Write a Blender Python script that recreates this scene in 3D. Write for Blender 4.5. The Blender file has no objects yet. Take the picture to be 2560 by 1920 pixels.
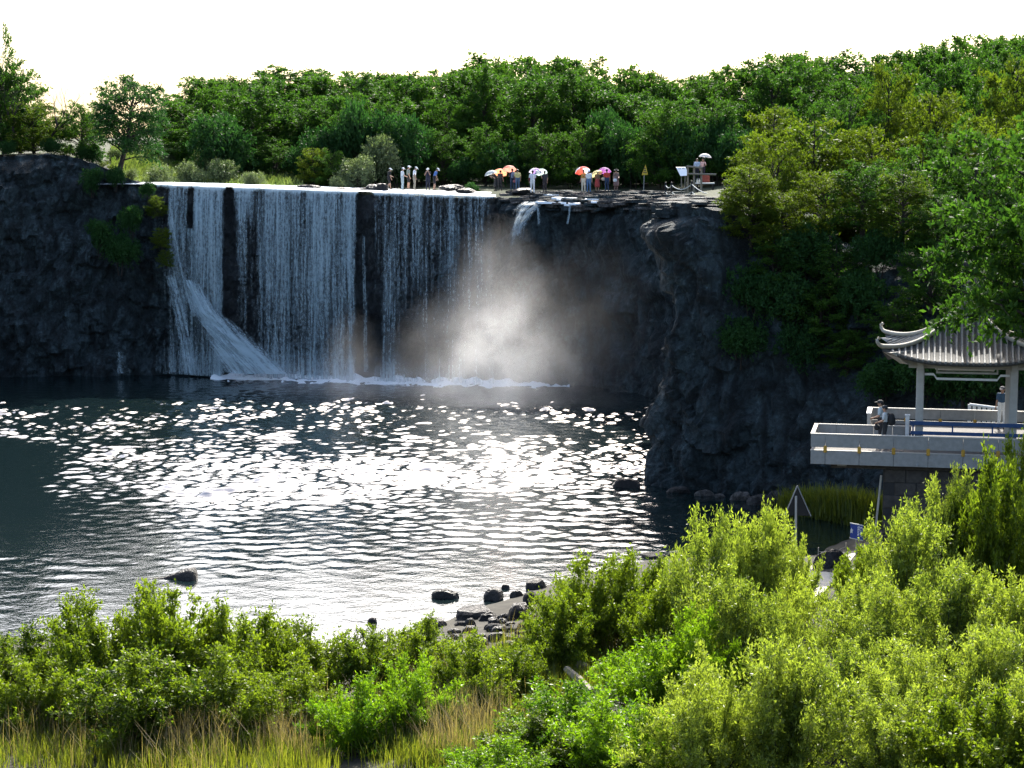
import bpy, bmesh, math, random
import numpy as np
from mathutils import Vector, Matrix, noise

# ------------------------------------------------------------------ camera, sky, sun, exposure
SC = bpy.context.scene
COL = SC.collection
R = math.radians
FPX, CX, CY, EYE = 4800.0, 1280.0, 960.0, 16.0
PITCH = math.atan((960 - 403) / FPX)
SUN_EL, SUN_AZ = R(42), R(13)

cam_d = bpy.data.cameras.new('camera')
cam = bpy.data.objects.new('camera', cam_d)
COL.objects.link(cam)
cam_d.sensor_width = 36.0
cam_d.lens = FPX / 2560 * 36.0
cam_d.clip_start, cam_d.clip_end = 0.5, 9000
cam.location = (0, 0, EYE)
cam.rotation_euler = (math.pi / 2 - PITCH, 0, 0)
SC.camera = cam

W = bpy.data.worlds.new('World')
SC.world = W
W.use_nodes = True
_bg = W.node_tree.nodes['Background']
_sky = W.node_tree.nodes.new('ShaderNodeTexSky')
_sky.sky_type = 'NISHITA'
_sky.sun_disc = False
_sky.sun_elevation, _sky.sun_rotation = SUN_EL, SUN_AZ
_sky.dust_density, _sky.air_density, _sky.ozone_density = 4.0, 1.0, 1.0
W.node_tree.links.new(_sky.outputs[0], _bg.inputs[0])
_bg.inputs[1].default_value = 0.15

sun_d = bpy.data.lights.new('sun', 'SUN')
sun = bpy.data.objects.new('sun', sun_d)
COL.objects.link(sun)
sun_d.energy, sun_d.angle, sun_d.color = 4.6, R(0.6), (1.0, 0.95, 0.86)
_s = Vector((math.sin(SUN_AZ) * math.cos(SUN_EL), math.cos(SUN_AZ) * math.cos(SUN_EL), math.sin(SUN_EL)))
sun.rotation_euler = _s.to_track_quat('Z', 'Y').to_euler()

SC.view_settings.view_transform = 'Standard'
SC.view_settings.look = 'None'
SC.view_settings.exposure = 1.5
SC.view_settings.gamma = 1.0
SC.view_settings.use_curve_mapping = False
SC.render.engine = 'CYCLES'
SC.cycles.use_denoising = True
SC.cycles.denoiser = 'OPENIMAGEDENOISE'
SC.cycles.denoising_prefilter = 'NONE'
SC.cycles.max_bounces = 6
SC.cycles.diffuse_bounces = 2
SC.cycles.transmission_bounces = 4
SC.cycles.transparent_max_bounces = 12
SC.cycles.volume_bounces = 3
SC.cycles.volume_step_rate = 2.0
SC.cycles.sample_clamp_indirect = 6.0
SC.cycles.caustics_reflective = False
SC.cycles.caustics_refractive = False

# ------------------------------------------------------------------ pixel -> place
CP, SP = math.cos(PITCH), math.sin(PITCH)

def ray(px, py):
    dx, dy = (px - CX) / FPX, -(py - CY) / FPX
    return Vector((dx, CP + dy * SP, -SP + dy * CP))

def G(px, py, z=0.0):
    d = ray(px, py)
    t = (z - EYE) / d.z
    return Vector((0, 0, EYE)) + d * t

def P(px, py, Y):
    d = ray(px, py)
    return Vector((0, 0, EYE)) + d * (Y / d.y)

def zat(py, Y):
    return P(CX, py, Y).z

def xat(px, Y, py=700):
    return P(px, py, Y).x

def sstep(a, b, x):
    t = min(1.0, max(0.0, (x - a) / (b - a)))
    return t * t * (3 - 2 * t)

def nz(x, y, z=0.0):
    return noise.noise(Vector((x, y, z)))

def fbm(x, y, z=0.0, o=4):
    return noise.fractal(Vector((x, y, z)), 1.0, 2.0, o)

# ------------------------------------------------------------------ objects and tags
def tag(o, label=None, cat=None, group=None, kind=None):
    if label: o['label'] = label
    if cat: o['category'] = cat
    if group: o['group'] = group
    if kind: o['kind'] = kind
    return o

def link(name, me, parent=None, mats=None):
    o = bpy.data.objects.new(name, me)
    COL.objects.link(o)
    if parent is not None: o.parent = parent
    if mats and me is not None and len(me.materials) == 0:
        for m in (mats if isinstance(mats, (list, tuple)) else [mats]): me.materials.append(m)
    return o

def empty(name, loc=(0, 0, 0), rz=0.0):
    o = bpy.data.objects.new(name, None)
    o.empty_display_size = 0.2
    COL.objects.link(o)
    o.location = loc
    o.rotation_euler = (0, 0, rz)
    return o

def copy_tree(o, parent=None):
    c = o.copy()
    COL.objects.link(c)
    if parent is not None: c.parent = parent
    for ch in o.children: copy_tree(ch, c)
    return c

def pydata(name, v, f, smooth=False):
    me = bpy.data.meshes.new(name)
    me.from_pydata([tuple(x) for x in v], [], f)
    if smooth:
        me.polygons.foreach_set('use_smooth', [True] * len(me.polygons))
    me.update()
    return me

def np_quads(name, V, smooth=False):
    """V: (n,4,3) independent quads"""
    n = len(V)
    me = bpy.data.meshes.new(name)
    me.vertices.add(n * 4)
    me.vertices.foreach_set('co', V.reshape(-1).astype(np.float32))
    me.loops.add(n * 4)
    me.loops.foreach_set('vertex_index', np.arange(n * 4, dtype=np.int32))
    me.polygons.add(n)
    me.polygons.foreach_set('loop_start', np.arange(0, n * 4, 4, dtype=np.int32))
    if smooth: me.polygons.foreach_set('use_smooth', np.ones(n, dtype=bool))
    me.update(calc_edges=True)
    return me

def grid_mesh(name, Pn, smooth=True, uv=None):
    """Pn: (r,c,3) array"""
    r, c = Pn.shape[:2]
    me = bpy.data.meshes.new(name)
    me.vertices.add(r * c)
    me.vertices.foreach_set('co', Pn.reshape(-1).astype(np.float32))
    i = np.arange((r - 1) * (c - 1))
    a = (i // (c - 1)) * c + i % (c - 1)
    q = np.stack([a, a + 1, a + 1 + c, a + c], 1).reshape(-1).astype(np.int32)
    n = len(i)
    me.loops.add(n * 4)
    me.loops.foreach_set('vertex_index', q)
    me.polygons.add(n)
    me.polygons.foreach_set('loop_start', np.arange(0, n * 4, 4, dtype=np.int32))
    me.polygons.foreach_set('use_smooth', np.full(n, smooth))
    if uv is not None:
        l = me.uv_layers.new(name='flow')
        l.data.foreach_set('uv', uv.reshape(-1, 2)[q].reshape(-1).astype(np.float32))
    me.update(calc_edges=True)
    return me

class MB:
    """collects boxes, tubes and blobs for ONE mesh"""
    def __init__(s): s.bm = bmesh.new()
    def box(s, c, size, rot=None, bev=0.0):
        m = Matrix.Translation(Vector(c)) @ (rot.to_4x4() if rot is not None else Matrix.Identity(4)) @ Matrix.Diagonal((*size, 1))
        g = bmesh.ops.create_cube(s.bm, size=1.0, matrix=m)
        if bev > 0:
            es = list({e for v in g['verts'] for e in v.link_edges})
            bmesh.ops.bevel(s.bm, geom=es, offset=bev, segments=1, affect='EDGES')
        return s
    def tube(s, pts, rad, n=8, cap=True):
        pts = [Vector(p) for p in pts]
        rad = rad if isinstance(rad, (list, tuple)) else [rad] * len(pts)
        rings = []
        for i, p in enumerate(pts):
            t = (pts[min(i + 1, len(pts) - 1)] - pts[max(i - 1, 0)])
            if t.length < 1e-9: t = Vector((0, 0, 1))
            t.normalize()
            a = Vector((0, 0, 1)) if abs(t.z) < 0.9 else Vector((1, 0, 0))
            u = t.cross(a).normalized(); w = t.cross(u)
            rings.append([s.bm.verts.new(p + (u * math.cos(2 * math.pi * k / n) + w * math.sin(2 * math.pi * k / n)) * rad[i]) for k in range(n)])
        for a, b in zip(rings, rings[1:]):
            for k in range(n):
                s.bm.faces.new((a[k], a[(k + 1) % n], b[(k + 1) % n], b[k]))
        if cap:
            try:
                s.bm.faces.new(list(reversed(rings[0]))); s.bm.faces.new(rings[-1])
            except ValueError: pass
        return s
    def ball(s, c, r, sub=2, scale=(1, 1, 1), rot=None):
        m = Matrix.Translation(Vector(c)) @ (rot.to_4x4() if rot is not None else Matrix.Identity(4)) @ Matrix.Diagonal((*[r * k for k in scale], 1))
        bmesh.ops.create_icosphere(s.bm, subdivisions=sub, radius=1.0, matrix=m)
        return s
    def face(s, pts):
        s.bm.faces.new([s.bm.verts.new(Vector(p)) for p in pts]); return s
    def prism(s, pts, d):
        """closed prism from polygon pts along vector d"""
        d = Vector(d)
        a = [s.bm.verts.new(Vector(p)) for p in pts]
        b = [s.bm.verts.new(Vector(p) + d) for p in pts]
        s.bm.faces.new(list(reversed(a))); s.bm.faces.new(b)
        n = len(a)
        for k in range(n): s.bm.faces.new((a[k], a[(k + 1) % n], b[(k + 1) % n], b[k]))
        return s
    def mesh(s, name, smooth=False):
        bmesh.ops.recalc_face_normals(s.bm, faces=s.bm.faces)
        me = bpy.data.meshes.new(name)
        s.bm.to_mesh(me); s.bm.free()
        if smooth: me.polygons.foreach_set('use_smooth', [True] * len(me.polygons))
        return me
    def build(s, name, mat, parent=None, smooth=False):
        return link(name, s.mesh(name, smooth), parent, mat)

# ------------------------------------------------------------------ materials
def new_mat(name):
    m = bpy.data.materials.new(name)
    m.use_nodes = True
    nt = m.node_tree
    b = nt.nodes['Principled BSDF']
    return m, nt, b

def N(nt, t, **kw):
    n = nt.nodes.new(t)
    for k, v in kw.items(): setattr(n, k, v)
    return n

def ramp(nt, src, stops):
    n = N(nt, 'ShaderNodeValToRGB')
    el = n.color_ramp.elements
    while len(el) < len(stops): el.new(0.5)
    for e, (p, c) in zip(el, stops):
        e.position = p
        e.color = (*c, 1) if len(c) == 3 else c
    nt.links.new(src, n.inputs[0])
    return n.outputs[0]

def plain(name, col, rough=0.7, var=0.15, scale=6.0, bump=0.0, spec=0.4, metal=0.0, streak=None):
    m, nt, b = new_mat(name)
    tc = N(nt, 'ShaderNodeTexCoord')
    mp = N(nt, 'ShaderNodeMapping')
    nt.links.new(tc.outputs['Object'], mp.inputs[0])
    if streak: mp.inputs['Scale'].default_value = streak
    no = N(nt, 'ShaderNodeTexNoise')
    no.inputs['Scale'].default_value = scale
    no.inputs['Detail'].default_value = 6
    no.inputs['Roughness'].default_value = 0.65
    nt.links.new(mp.outputs[0], no.inputs['Vector'])
    lo = tuple(max(0, c * (1 - var)) for c in col); hi = tuple(min(1, c * (1 + var)) for c in col)
    nt.links.new(ramp(nt, no.outputs['Fac'], [(0.3, lo), (0.7, hi)]), b.inputs['Base Color'])
    b.inputs['Roughness'].default_value = rough
    b.inputs['Specular IOR Level'].default_value = spec
    b.inputs['Metallic'].default_value = metal
    if bump > 0:
        bp = N(nt, 'ShaderNodeBump')
        bp.inputs['Strength'].default_value = bump
        bp.inputs['Distance'].default_value = 0.03
        nt.links.new(no.outputs['Fac'], bp.inputs['Height'])
        nt.links.new(bp.outputs[0], b.inputs['Normal'])
    return m

def leaf_mat(name, ca, cb, trans=0.5, rough=0.4, spec=0.5, tgain=1.6, ty=1.15):
    """leaf: two-sided, some light passing through; colour differs from leaf to leaf and plant to plant"""
    m, nt, b = new_mat(name)
    ge = N(nt, 'ShaderNodeNewGeometry'); oi = N(nt, 'ShaderNodeObjectInfo')
    no = N(nt, 'ShaderNodeTexNoise'); no.inputs['Scale'].default_value = 0.5; no.inputs['Detail'].default_value = 2
    nt.links.new(ge.outputs['Position'], no.inputs['Vector'])
    a = N(nt, 'ShaderNodeMath', operation='MULTIPLY_ADD')
    nt.links.new(ge.outputs['Random Per Island'], a.inputs[0]); a.inputs[1].default_value = 0.60
    a0 = N(nt, 'ShaderNodeMath', operation='MULTIPLY_ADD'); nt.links.new(no.outputs['Fac'], a0.inputs[0]); a0.inputs[1].default_value = 0.8; a0.inputs[2].default_value = 0.05
    nt.links.new(a0.outputs[0], a.inputs[2])
    a2 = N(nt, 'ShaderNodeMath', operation='MULTIPLY_ADD')
    nt.links.new(oi.outputs['Random'], a2.inputs[0]); a2.inputs[1].default_value = 0.35
    nt.links.new(a.outputs[0], a2.inputs[2])
    col = ramp(nt, a2.outputs[0], [(0.35, ca), (1.15 if False else 1.0, cb)])
    nt.links.new(col, b.inputs['Base Color'])
    b.inputs['Roughness'].default_value = rough
    b.inputs['Specular IOR Level'].default_value = spec
    tr = N(nt, 'ShaderNodeBsdfTranslucent')
    mx = N(nt, 'ShaderNodeMix', data_type='RGBA', blend_type='MULTIPLY')
    mx.inputs['Factor'].default_value = 1.0
    nt.links.new(col, mx.inputs['A'])
    mx.inputs['B'].default_value = (tgain * ty, tgain * 1.05, tgain * 0.45, 1)
    nt.links.new(mx.outputs['Result'], tr.inputs['Color'])
    ms = N(nt, 'ShaderNodeMixShader')
    ms.inputs[0].default_value = trans
    nt.links.new(b.outputs[0], ms.inputs[1]); nt.links.new(tr.outputs[0], ms.inputs[2])
    nt.links.new(ms.outputs[0], nt.nodes['Material Output'].inputs['Surface'])
    return m

def rock_mat(name, dark, light, scale=1.0, bump=0.8, wet=False):
    m, nt, b = new_mat(name)
    ge = N(nt, 'ShaderNodeNewGeometry')
    def mapped(sc):
        mp = N(nt, 'ShaderNodeMapping'); mp.inputs['Scale'].default_value = sc
        nt.links.new(ge.outputs['Position'], mp.inputs[0]); return mp.outputs[0]
    def mth(op, a, b_):
        n = N(nt, 'ShaderNodeMath', operation=op)
        for k, v in enumerate((a, b_)):
            if isinstance(v, (int, float)): n.inputs[k].default_value = v
            else: nt.links.new(v, n.inputs[k])
        return n.outputs[0]
    n1 = N(nt, 'ShaderNodeTexNoise'); n1.inputs['Scale'].default_value = 0.9 * scale; n1.inputs['Detail'].default_value = 10; n1.inputs['Roughness'].default_value = 0.7
    nt.links.new(mapped((1.0, 1.0, 0.28)), n1.inputs['Vector'])
    n2 = N(nt, 'ShaderNodeTexNoise'); n2.inputs['Scale'].default_value = 4.5 * scale; n2.inputs['Detail'].default_value = 8; n2.inputs['Roughness'].default_value = 0.75
    nt.links.new(ge.outputs['Position'], n2.inputs['Vector'])
    wob = N(nt, 'ShaderNodeVectorMath', operation='MULTIPLY_ADD'); wob.inputs[1].default_value = (0.5, 0.5, 0.5)
    nt.links.new(n2.outputs['Color'], wob.inputs[0])
    def crack(sc, width):
        v = N(nt, 'ShaderNodeTexVoronoi', feature='DISTANCE_TO_EDGE'); v.inputs['Scale'].default_value = 1.0
        ad = N(nt, 'ShaderNodeVectorMath', operation='MULTIPLY_ADD'); ad.inputs[1].default_value = (0.45, 0.45, 0.45)
        nt.links.new(n2.outputs['Color'], ad.inputs[0]); nt.links.new(mapped(sc), ad.inputs[2])
        nt.links.new(ad.outputs[0], v.inputs['Vector'])
        r = N(nt, 'ShaderNodeMapRange'); r.inputs['From Max'].default_value = width
        nt.links.new(v.outputs['Distance'], r.inputs['Value']); return r.outputs[0]
    c1 = crack((0.55 * scale, 0.55 * scale, 0.22 * scale), 0.10); c2 = crack((1.6 * scale, 1.6 * scale, 0.9 * scale), 0.16)
    mul = mth('MULTIPLY', n1.outputs['Fac'], n2.outputs['Fac'])
    c = ramp(nt, mul, [(0.15, dark), (0.29, tuple((a + d) / 2.6 for a, d in zip(dark, light))), (0.40, light)])
    ck = mth('MULTIPLY', mth('MULTIPLY_ADD', c1, 0.6) if False else mth('ADD', mth('MULTIPLY', c1, 0.55), 0.45), mth('ADD', mth('MULTIPLY', c2, 0.35), 0.65))
    mx = N(nt, 'ShaderNodeMix', data_type='RGBA', blend_type='MULTIPLY'); mx.inputs['Factor'].default_value = 1.0
    nt.links.new(c, mx.inputs['A'])
    cc = N(nt, 'ShaderNodeCombineColor')
    for k in range(3): nt.links.new(ck, cc.inputs[k])
    nt.links.new(cc.outputs[0], mx.inputs['B'])
    nt.links.new(mx.outputs['Result'], b.inputs['Base Color'])
    b.inputs['Roughness'].default_value = 0.45 if wet else 0.8
    b.inputs['Specular IOR Level'].default_value = 0.5 if wet else 0.3
    bp = N(nt, 'ShaderNodeBump'); bp.inputs['Strength'].default_value = bump; bp.inputs['Distance'].default_value = 0.35
    nt.links.new(mth('ADD', mul, mth('MULTIPLY', ck, 0.5)), bp.inputs['Height']); nt.links.new(bp.outputs[0], b.inputs['Normal'])
    return m

M = {}
M['cliff'] = rock_mat('cliff_rock', (0.006, 0.013, 0.016), (0.090, 0.132, 0.146), bump=1.0)  # teal of distant shade and haze put into the rock colour
M['wetrock'] = rock_mat('wet_rock', (0.003, 0.006, 0.008), (0.026, 0.036, 0.042), wet=True)
M['boulder'] = rock_mat('boulder_rock', (0.03, 0.03, 0.03), (0.14, 0.13, 0.12), scale=2.0)
M['blackrock'] = rock_mat('dark_boulder_rock', (0.010, 0.010, 0.010), (0.04, 0.038, 0.036), scale=2.0, wet=True)
M['slab'] = rock_mat('slab_rock', (0.05, 0.048, 0.045), (0.26, 0.24, 0.22), scale=2.5)
M['soil'] = plain('soil', (0.030, 0.028, 0.020), 0.95, 0.5, 1.5, 0.5)
M['turf'] = plain('turf', (0.026, 0.034, 0.012), 0.95, 0.5, 0.8, 0.5)
M['path'] = plain('pale_path', (0.42, 0.39, 0.33), 0.9, 0.2, 2.0, 0.2)
M['bark'] = plain('bark', (0.028, 0.022, 0.017), 0.9, 0.4, 8.0, 0.5)
M['forest'] = leaf_mat('forest_leaf', (0.006, 0.034, 0.011), (0.042, 0.094, 0.014), 0.42, 0.6, 0.12, 1.7, 0.95)
M['forest2'] = leaf_mat('forest_leaf_yellow', (0.012, 0.046, 0.007), (0.078, 0.112, 0.011), 0.42, 0.6, 0.12, 1.7, 1.0)
M['deep'] = leaf_mat('deep_leaf', (0.006, 0.034, 0.013), (0.030, 0.080, 0.022), 0.35, 0.6, 0.12, 1.5, 0.9)
M['shrub'] = leaf_mat('shrub_leaf', (0.006, 0.030, 0.004), (0.105, 0.148, 0.012), 0.46, 0.45, 0.25, 2.1, 1.02)
M['willow'] = leaf_mat('willow_leaf', (0.010, 0.040, 0.006), (0.185, 0.230, 0.040), 0.46, 0.42, 0.3, 2.0, 1.0)
M['bright'] = leaf_mat('bright_leaf', (0.018, 0.075, 0.005), (0.120, 0.200, 0.010), 0.48, 0.45, 0.25, 2.0, 1.0)
M['silver'] = leaf_mat('silver_leaf', (0.040, 0.072, 0.032), (0.130, 0.165, 0.085), 0.35, 0.5, 0.25, 1.4, 0.95)
M['grass'] = leaf_mat('grass_blade', (0.022, 0.060, 0.008), (0.125, 0.155, 0.022), 0.5, 0.45, 0.4)
M['straw'] = leaf_mat('straw_blade', (0.16, 0.12, 0.06), (0.30, 0.24, 0.13), 0.35, 0.6, 0.3, 1.1, 1.0)
M['concrete'] = plain('concrete', (0.25, 0.25, 0.24), 0.85, 0.16, 5.0, 0.25)
M['plaster'] = plain('pale_plaster', (0.40, 0.385, 0.35), 0.8, 0.12, 3.0, 0.15)
M['deck'] = plain('roof_deck', (0.055, 0.055, 0.053), 0.8, 0.3, 9.0)
M['tile'] = plain('roof_tile', (0.17, 0.17, 0.165), 0.75, 0.25, 9.0, 0.3)
M['ridge'] = plain('roof_ridge', (0.33, 0.31, 0.26), 0.75, 0.15, 6.0, 0.2)
M['white'] = plain('white_paint', (0.72, 0.72, 0.70), 0.55, 0.06, 8.0)
M['blue'] = plain('blue_paint', (0.022, 0.065, 0.17), 0.5, 0.25, 6.0)
M['ochre'] = plain('ochre_paint', (0.42, 0.24, 0.03), 0.6, 0.25, 12.0)
M['joint'] = plain('dark_joint', (0.03, 0.03, 0.03), 0.9)
M['stonewall'] = plain('stone_block', (0.055, 0.05, 0.045), 0.9, 0.35, 4.0, 0.4)
M['wood'] = plain('weathered_wood', (0.23, 0.20, 0.16), 0.85, 0.3, 4.0, 0.3, streak=(1, 1, 8))
M['pole'] = plain('pale_pole', (0.34, 0.31, 0.25), 0.8, 0.2, 4.0)
M['black'] = plain('black_paint', (0.012, 0.012, 0.013), 0.6)
M['rope'] = plain('pale_rope', (0.55, 0.56, 0.52), 0.9, 0.15, 30.0)
M['signblue'] = plain('sign_blue', (0.02, 0.05, 0.24), 0.4, 0.1)
M['signyellow'] = plain('sign_yellow', (0.55, 0.38, 0.03), 0.5, 0.1)
M['signwhite'] = plain('sign_white', (0.85, 0.87, 0.88), 0.4, 0.03)
M['ink'] = plain('ink', (0.05, 0.05, 0.06), 0.6)
M['steel'] = plain('grey_steel', (0.25, 0.26, 0.27), 0.45, 0.1, metal=0.6)

# ------------------------------------------------------------------ the land
def lip_z(X):
    return 14.27 + (13.48 - 14.27) * min(1, max(0, (X + 27.1) / 25.9))

def lip_y(X):
    return 145.5 + (139.5 - 145.5) * min(1, max(0, (X + 27.1) / 25.9))

def v3(p): return (p.x, p.y, p.z)

def rimrow(pxb, pyb, pxt, pyt, Yt):
    b = G(pxb, pyb); t = P(pxt, pyt, Yt)
    return (b.x, b.y, t.x, t.y, t.z)

RIM_LEFT = [(-78, 55, -82, 54, 17.0), (-66, 105, -70, 107, 17.4), (-52, 134, -54, 137, 17.2),
            rimrow(0, 942, -10, 392, 145), rimrow(140, 941, 130, 384, 146), rimrow(250, 940, 230, 405, 146),
            rimrow(330, 939, 290, 436, 146), rimrow(430, 938, 335, 452, 146.3), rimrow(520, 937, 370, 464, 146.6)]
_e = RIM_LEFT[-1]
RIM_LEFT.append((_e[0] + 1.4, _e[1] + 2.5, _e[2] + 0.6, 149.5, 13.9))
RIM_LEFT.append((_e[0] + 1.0, _e[1] + 6.5, _e[2] + 0.2, 153, 13.8))

RIM_FALL = []
for px in (330, 400, 560, 700, 900, 1060, 1240, 1262):
    X = xat(px, 142.5)
    Y = lip_y(X)
    RIM_FALL.append((X, Y + 2.4, X, Y + 0.25, lip_z(X) - 0.22))

RIM_RECESS = [(xat(1185, 143), 143.5, xat(1190, 143), 143.2, 13.3), (xat(1238, 141), 141.0, xat(1244, 140), 139.6, 13.4)]
for px, py, pt, yt in ((1300, 960, 1300, 506, ), (1380, 963, 1380, 512), (1500, 970, 1500, 520), (1600, 985, 1600, 520)):
    b = G(px, py); t = P(pt, yt, b.y + 0.6)
    RIM_RECESS.append((b.x, b.y, t.x, t.y, 13.2))
RIM_RECESS += [(12.5, 124, 12.0, 124.5, 13.4), (16.5, 114, 16, 114, 13.5), (14.5, 102, 13.6, 102, 13.6), (9.5, 97.5, 9.2, 98.6, 13.6)]

tip = P(1652, 518, 95.5)
RIM_RIGHT = [(11.0, 99.5, 10.6, 100.5, 13.6), (8.2, 96.5, 8.2, 98.0, 13.65), (6.95, 94.6, tip.x, tip.y, 13.62)]
for pb, yb, pt, Yt, zt in ((1660, 1222, 1690, 94.2, 13.7), (1780, 1236, 1790, 93.5, 13.8), (1900, 1250, 1900, 94.5, 12.6),
                           (2050, 1275, 2040, 95.0, 11.8), (2150, 1295, 2150, 94.5, 11.4)):
    b = G(pb, yb)
    RIM_RIGHT.append((b.x, b.y, xat(pt, Yt), Yt, zt))
RIM_RIGHT += [(19.0, 82.5, 20.5, 92, 11.2), (24, 80.5, 25.5, 90, 11.2), (33, 78, 35, 86, 11.5), (46, 74, 48, 80, 12), (64, 64, 67, 68, 12)]

def resample(rows, step):
    rows = np.array(rows, float)
    d = np.r_[0, np.cumsum(np.hypot(np.diff(rows[:, 0]) , np.diff(rows[:, 1])))]
    s = np.linspace(0, d[-1], max(2, int(d[-1] / step)))
    # smooth interpolation (Catmull style by linear + box blur)
    out = np.stack([np.interp(s, d, rows[:, k]) for k in range(5)], 1)
    k = max(1, int(1.2 / step))
    if k > 1:
        pad = np.pad(out, ((k, k), (0, 0)), mode='edge')
        ker = np.ones(2 * k + 1) / (2 * k + 1)
        out = np.stack([np.convolve(pad[:, j], ker, 'valid') for j in range(5)], 1)
    return out

def build_cliff(name, rows, step, amp=0.8, cap=4.0, mat=None, overhang=None, seed=0.0):
    R5 = resample(rows, step)
    n = len(R5)
    nt_ = int(14.5 / step)
    pts = np.zeros((nt_ + 6, n, 3))
    # outward normal: rim runs left to right seen from the pool, so outward (towards pool) is to the right of travel
    tx = np.gradient(R5[:, 0]); ty = np.gradient(R5[:, 1])
    ln = np.hypot(tx, ty) + 1e-9
    ox, oy = ty / ln, -tx / ln
    for i in range(n):
        bx, by, ax, ay, az = R5[i]
        for j in range(nt_ + 6):
            if j <= nt_:
                t = j / nt_
                x, y, z = bx + (ax - bx) * t, by + (ay - by) * t, -1.2 + (az + 1.2) * t
                q = (x * 0.28 + seed, y * 0.28, z * 0.22)
                d = fbm(*q, 4) * amp
                d += abs(nz(x * 0.9, y * 0.9, z * 0.35 + seed)) * amp * 0.55
                # rough horizontal beds and upright columns of the lava cliff
                bed = math.floor(z * 0.75 + nz(x * 0.2, y * 0.2, seed) * 1.5)
                d += nz(bed * 7.3 + seed, x * 0.35, y * 0.35) * amp * 0.75
                vd = noise.voronoi(Vector((x * 0.75 + seed, y * 0.75, z * 0.42)))[0]
                d += (min(0.45, vd[1] - vd[0]) - 0.2) * amp * 1.1
                vd = noise.voronoi(Vector((x * 1.9 + seed, y * 1.9, z * 1.3)))[0]
                d += (min(0.4, vd[1] - vd[0]) - 0.2) * amp * 0.45
                d -= (0.5 * amp if t > 0.97 else 0)
                if overhang: d += overhang(x, y, z)
                fade = min(1.0, (1 - t) * 14 + 0.25)
                d *= fade
                pts[j, i] = (x + ox[i] * d, y + oy[i] * d, z + nz(x * 1.7, y * 1.7, z) * 0.12)
            else:
                k = (j - nt_) / 5.0
                x, y = ax - ox[i] * cap * k, ay - oy[i] * cap * k
                pts[j, i] = (x, y, az + 0.25 * nz(x * 0.8, y * 0.8, seed) + 0.18 * nz(x * 2.4, y * 2.4, 3) - 0.35 * k)
    o = link(name, grid_mesh(name, pts, False), None, mat or M['cliff'])
    o['kind'] = 'structure'
    return o

def tip_over(x, y, z):
    a = math.exp(-((x - 7) / 2.2) ** 2 - ((y - 95.5) / 3.0) ** 2)
    return a * (0.9 * math.exp(-((z - 12.4) / 0.7) ** 2) - 0.75 * math.exp(-((z - 9.0) / 2.2) ** 2) + 0.5 * math.exp(-((z + 0.2) / 0.8) ** 2))

build_cliff('cliff_left', RIM_LEFT, 0.22, 1.15, 5.0)
build_cliff('cliff_waterfall', RIM_FALL, 0.34, 0.55, 8.0, M['wetrock'], seed=11)
build_cliff('cliff_recess', RIM_RECESS, 0.26, 0.8, 5.0, seed=23)
build_cliff('cliff_right', RIM_RIGHT, 0.19, 0.8, 5.0, overhang=tip_over, seed=37)

# plateau behind the rim, one sheet out to the horizon
def plateau_z(X, Y):
    z = 13.55 + 0.025 * max(0, min(90, Y - 150)) + 0.01 * max(0, min(600, Y - 240))
    if X < -10: z += 0.045 * max(0, min(38, Y - 150)) * sstep(-8, -18, X)
    z += 2.9 * sstep(-27.5, -36, X) * (1 - 0.55 * sstep(150, 176, Y))
    z -= 2.6 * sstep(9, 15, X) * (1 - sstep(98, 128, Y))
    z += 1.4 * sstep(8, 26, X) * sstep(112, 140, Y)
    z += 0.25 * nz(X * 0.13, Y * 0.13, 5)
    z -= 0.45 * sstep(-1, 1, X) * (1 - sstep(10, 14, X)) * (1 - sstep(138, 147, Y))
    z -= 0.55 * sstep(-30, -27, X) * (1 - sstep(0.0, 2.5, X)) * (1 - sstep(151, 155, Y))
    return z

HOLE = [(r[2], r[3]) for r in RIM_LEFT] + [(r[2], r[3]) for r in RIM_FALL[2:]] + [(r[2], r[3]) for r in RIM_RECESS] + [(r[2], r[3]) for r in RIM_RIGHT] + [(70, -60), (-85, -60)]
def inside(x, y, poly=HOLE):
    c = False
    j = len(poly) - 1
    for i in range(len(poly)):
        xi, yi = poly[i]; xj, yj = poly[j]
        if (yi > y) != (yj > y) and x < (xj - xi) * (y - yi) / (yj - yi) + xi: c = not c
        j = i
    return c

xs = list(np.r_[[-4000, -1800, -800, -400, -220, -150, -110], np.arange(-84, 84.1, 1.5), [110, 150, 220, 400, 800, 1800, 4000]])
ys = list(np.r_[[-60, 0, 40], np.arange(56, 236, 1.5), [250, 275, 310, 360, 450, 600, 900, 1600, 3000, 6000]])
vid, vv, ff = {}, [], []
ins = {(i, j): inside(x, y) for i, x in enumerate(xs) for j, y in enumerate(ys)}
for i in range(len(xs) - 1):
    for j in range(len(ys) - 1):
        ks = [(i, j), (i + 1, j), (i + 1, j + 1), (i, j + 1)]
        if any(ins[k] for k in ks): continue
        q = []
        for k in ks:
            if k not in vid:
                vid[k] = len(vv); vv.append((xs[k[0]], ys[k[1]], plateau_z(xs[k[0]], ys[k[1]])))
            q.append(vid[k])
        ff.append(q)
tag(link('plateau_ground', pydata('plateau_ground', vv, ff, True), None, M['turf']), kind='structure')

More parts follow.
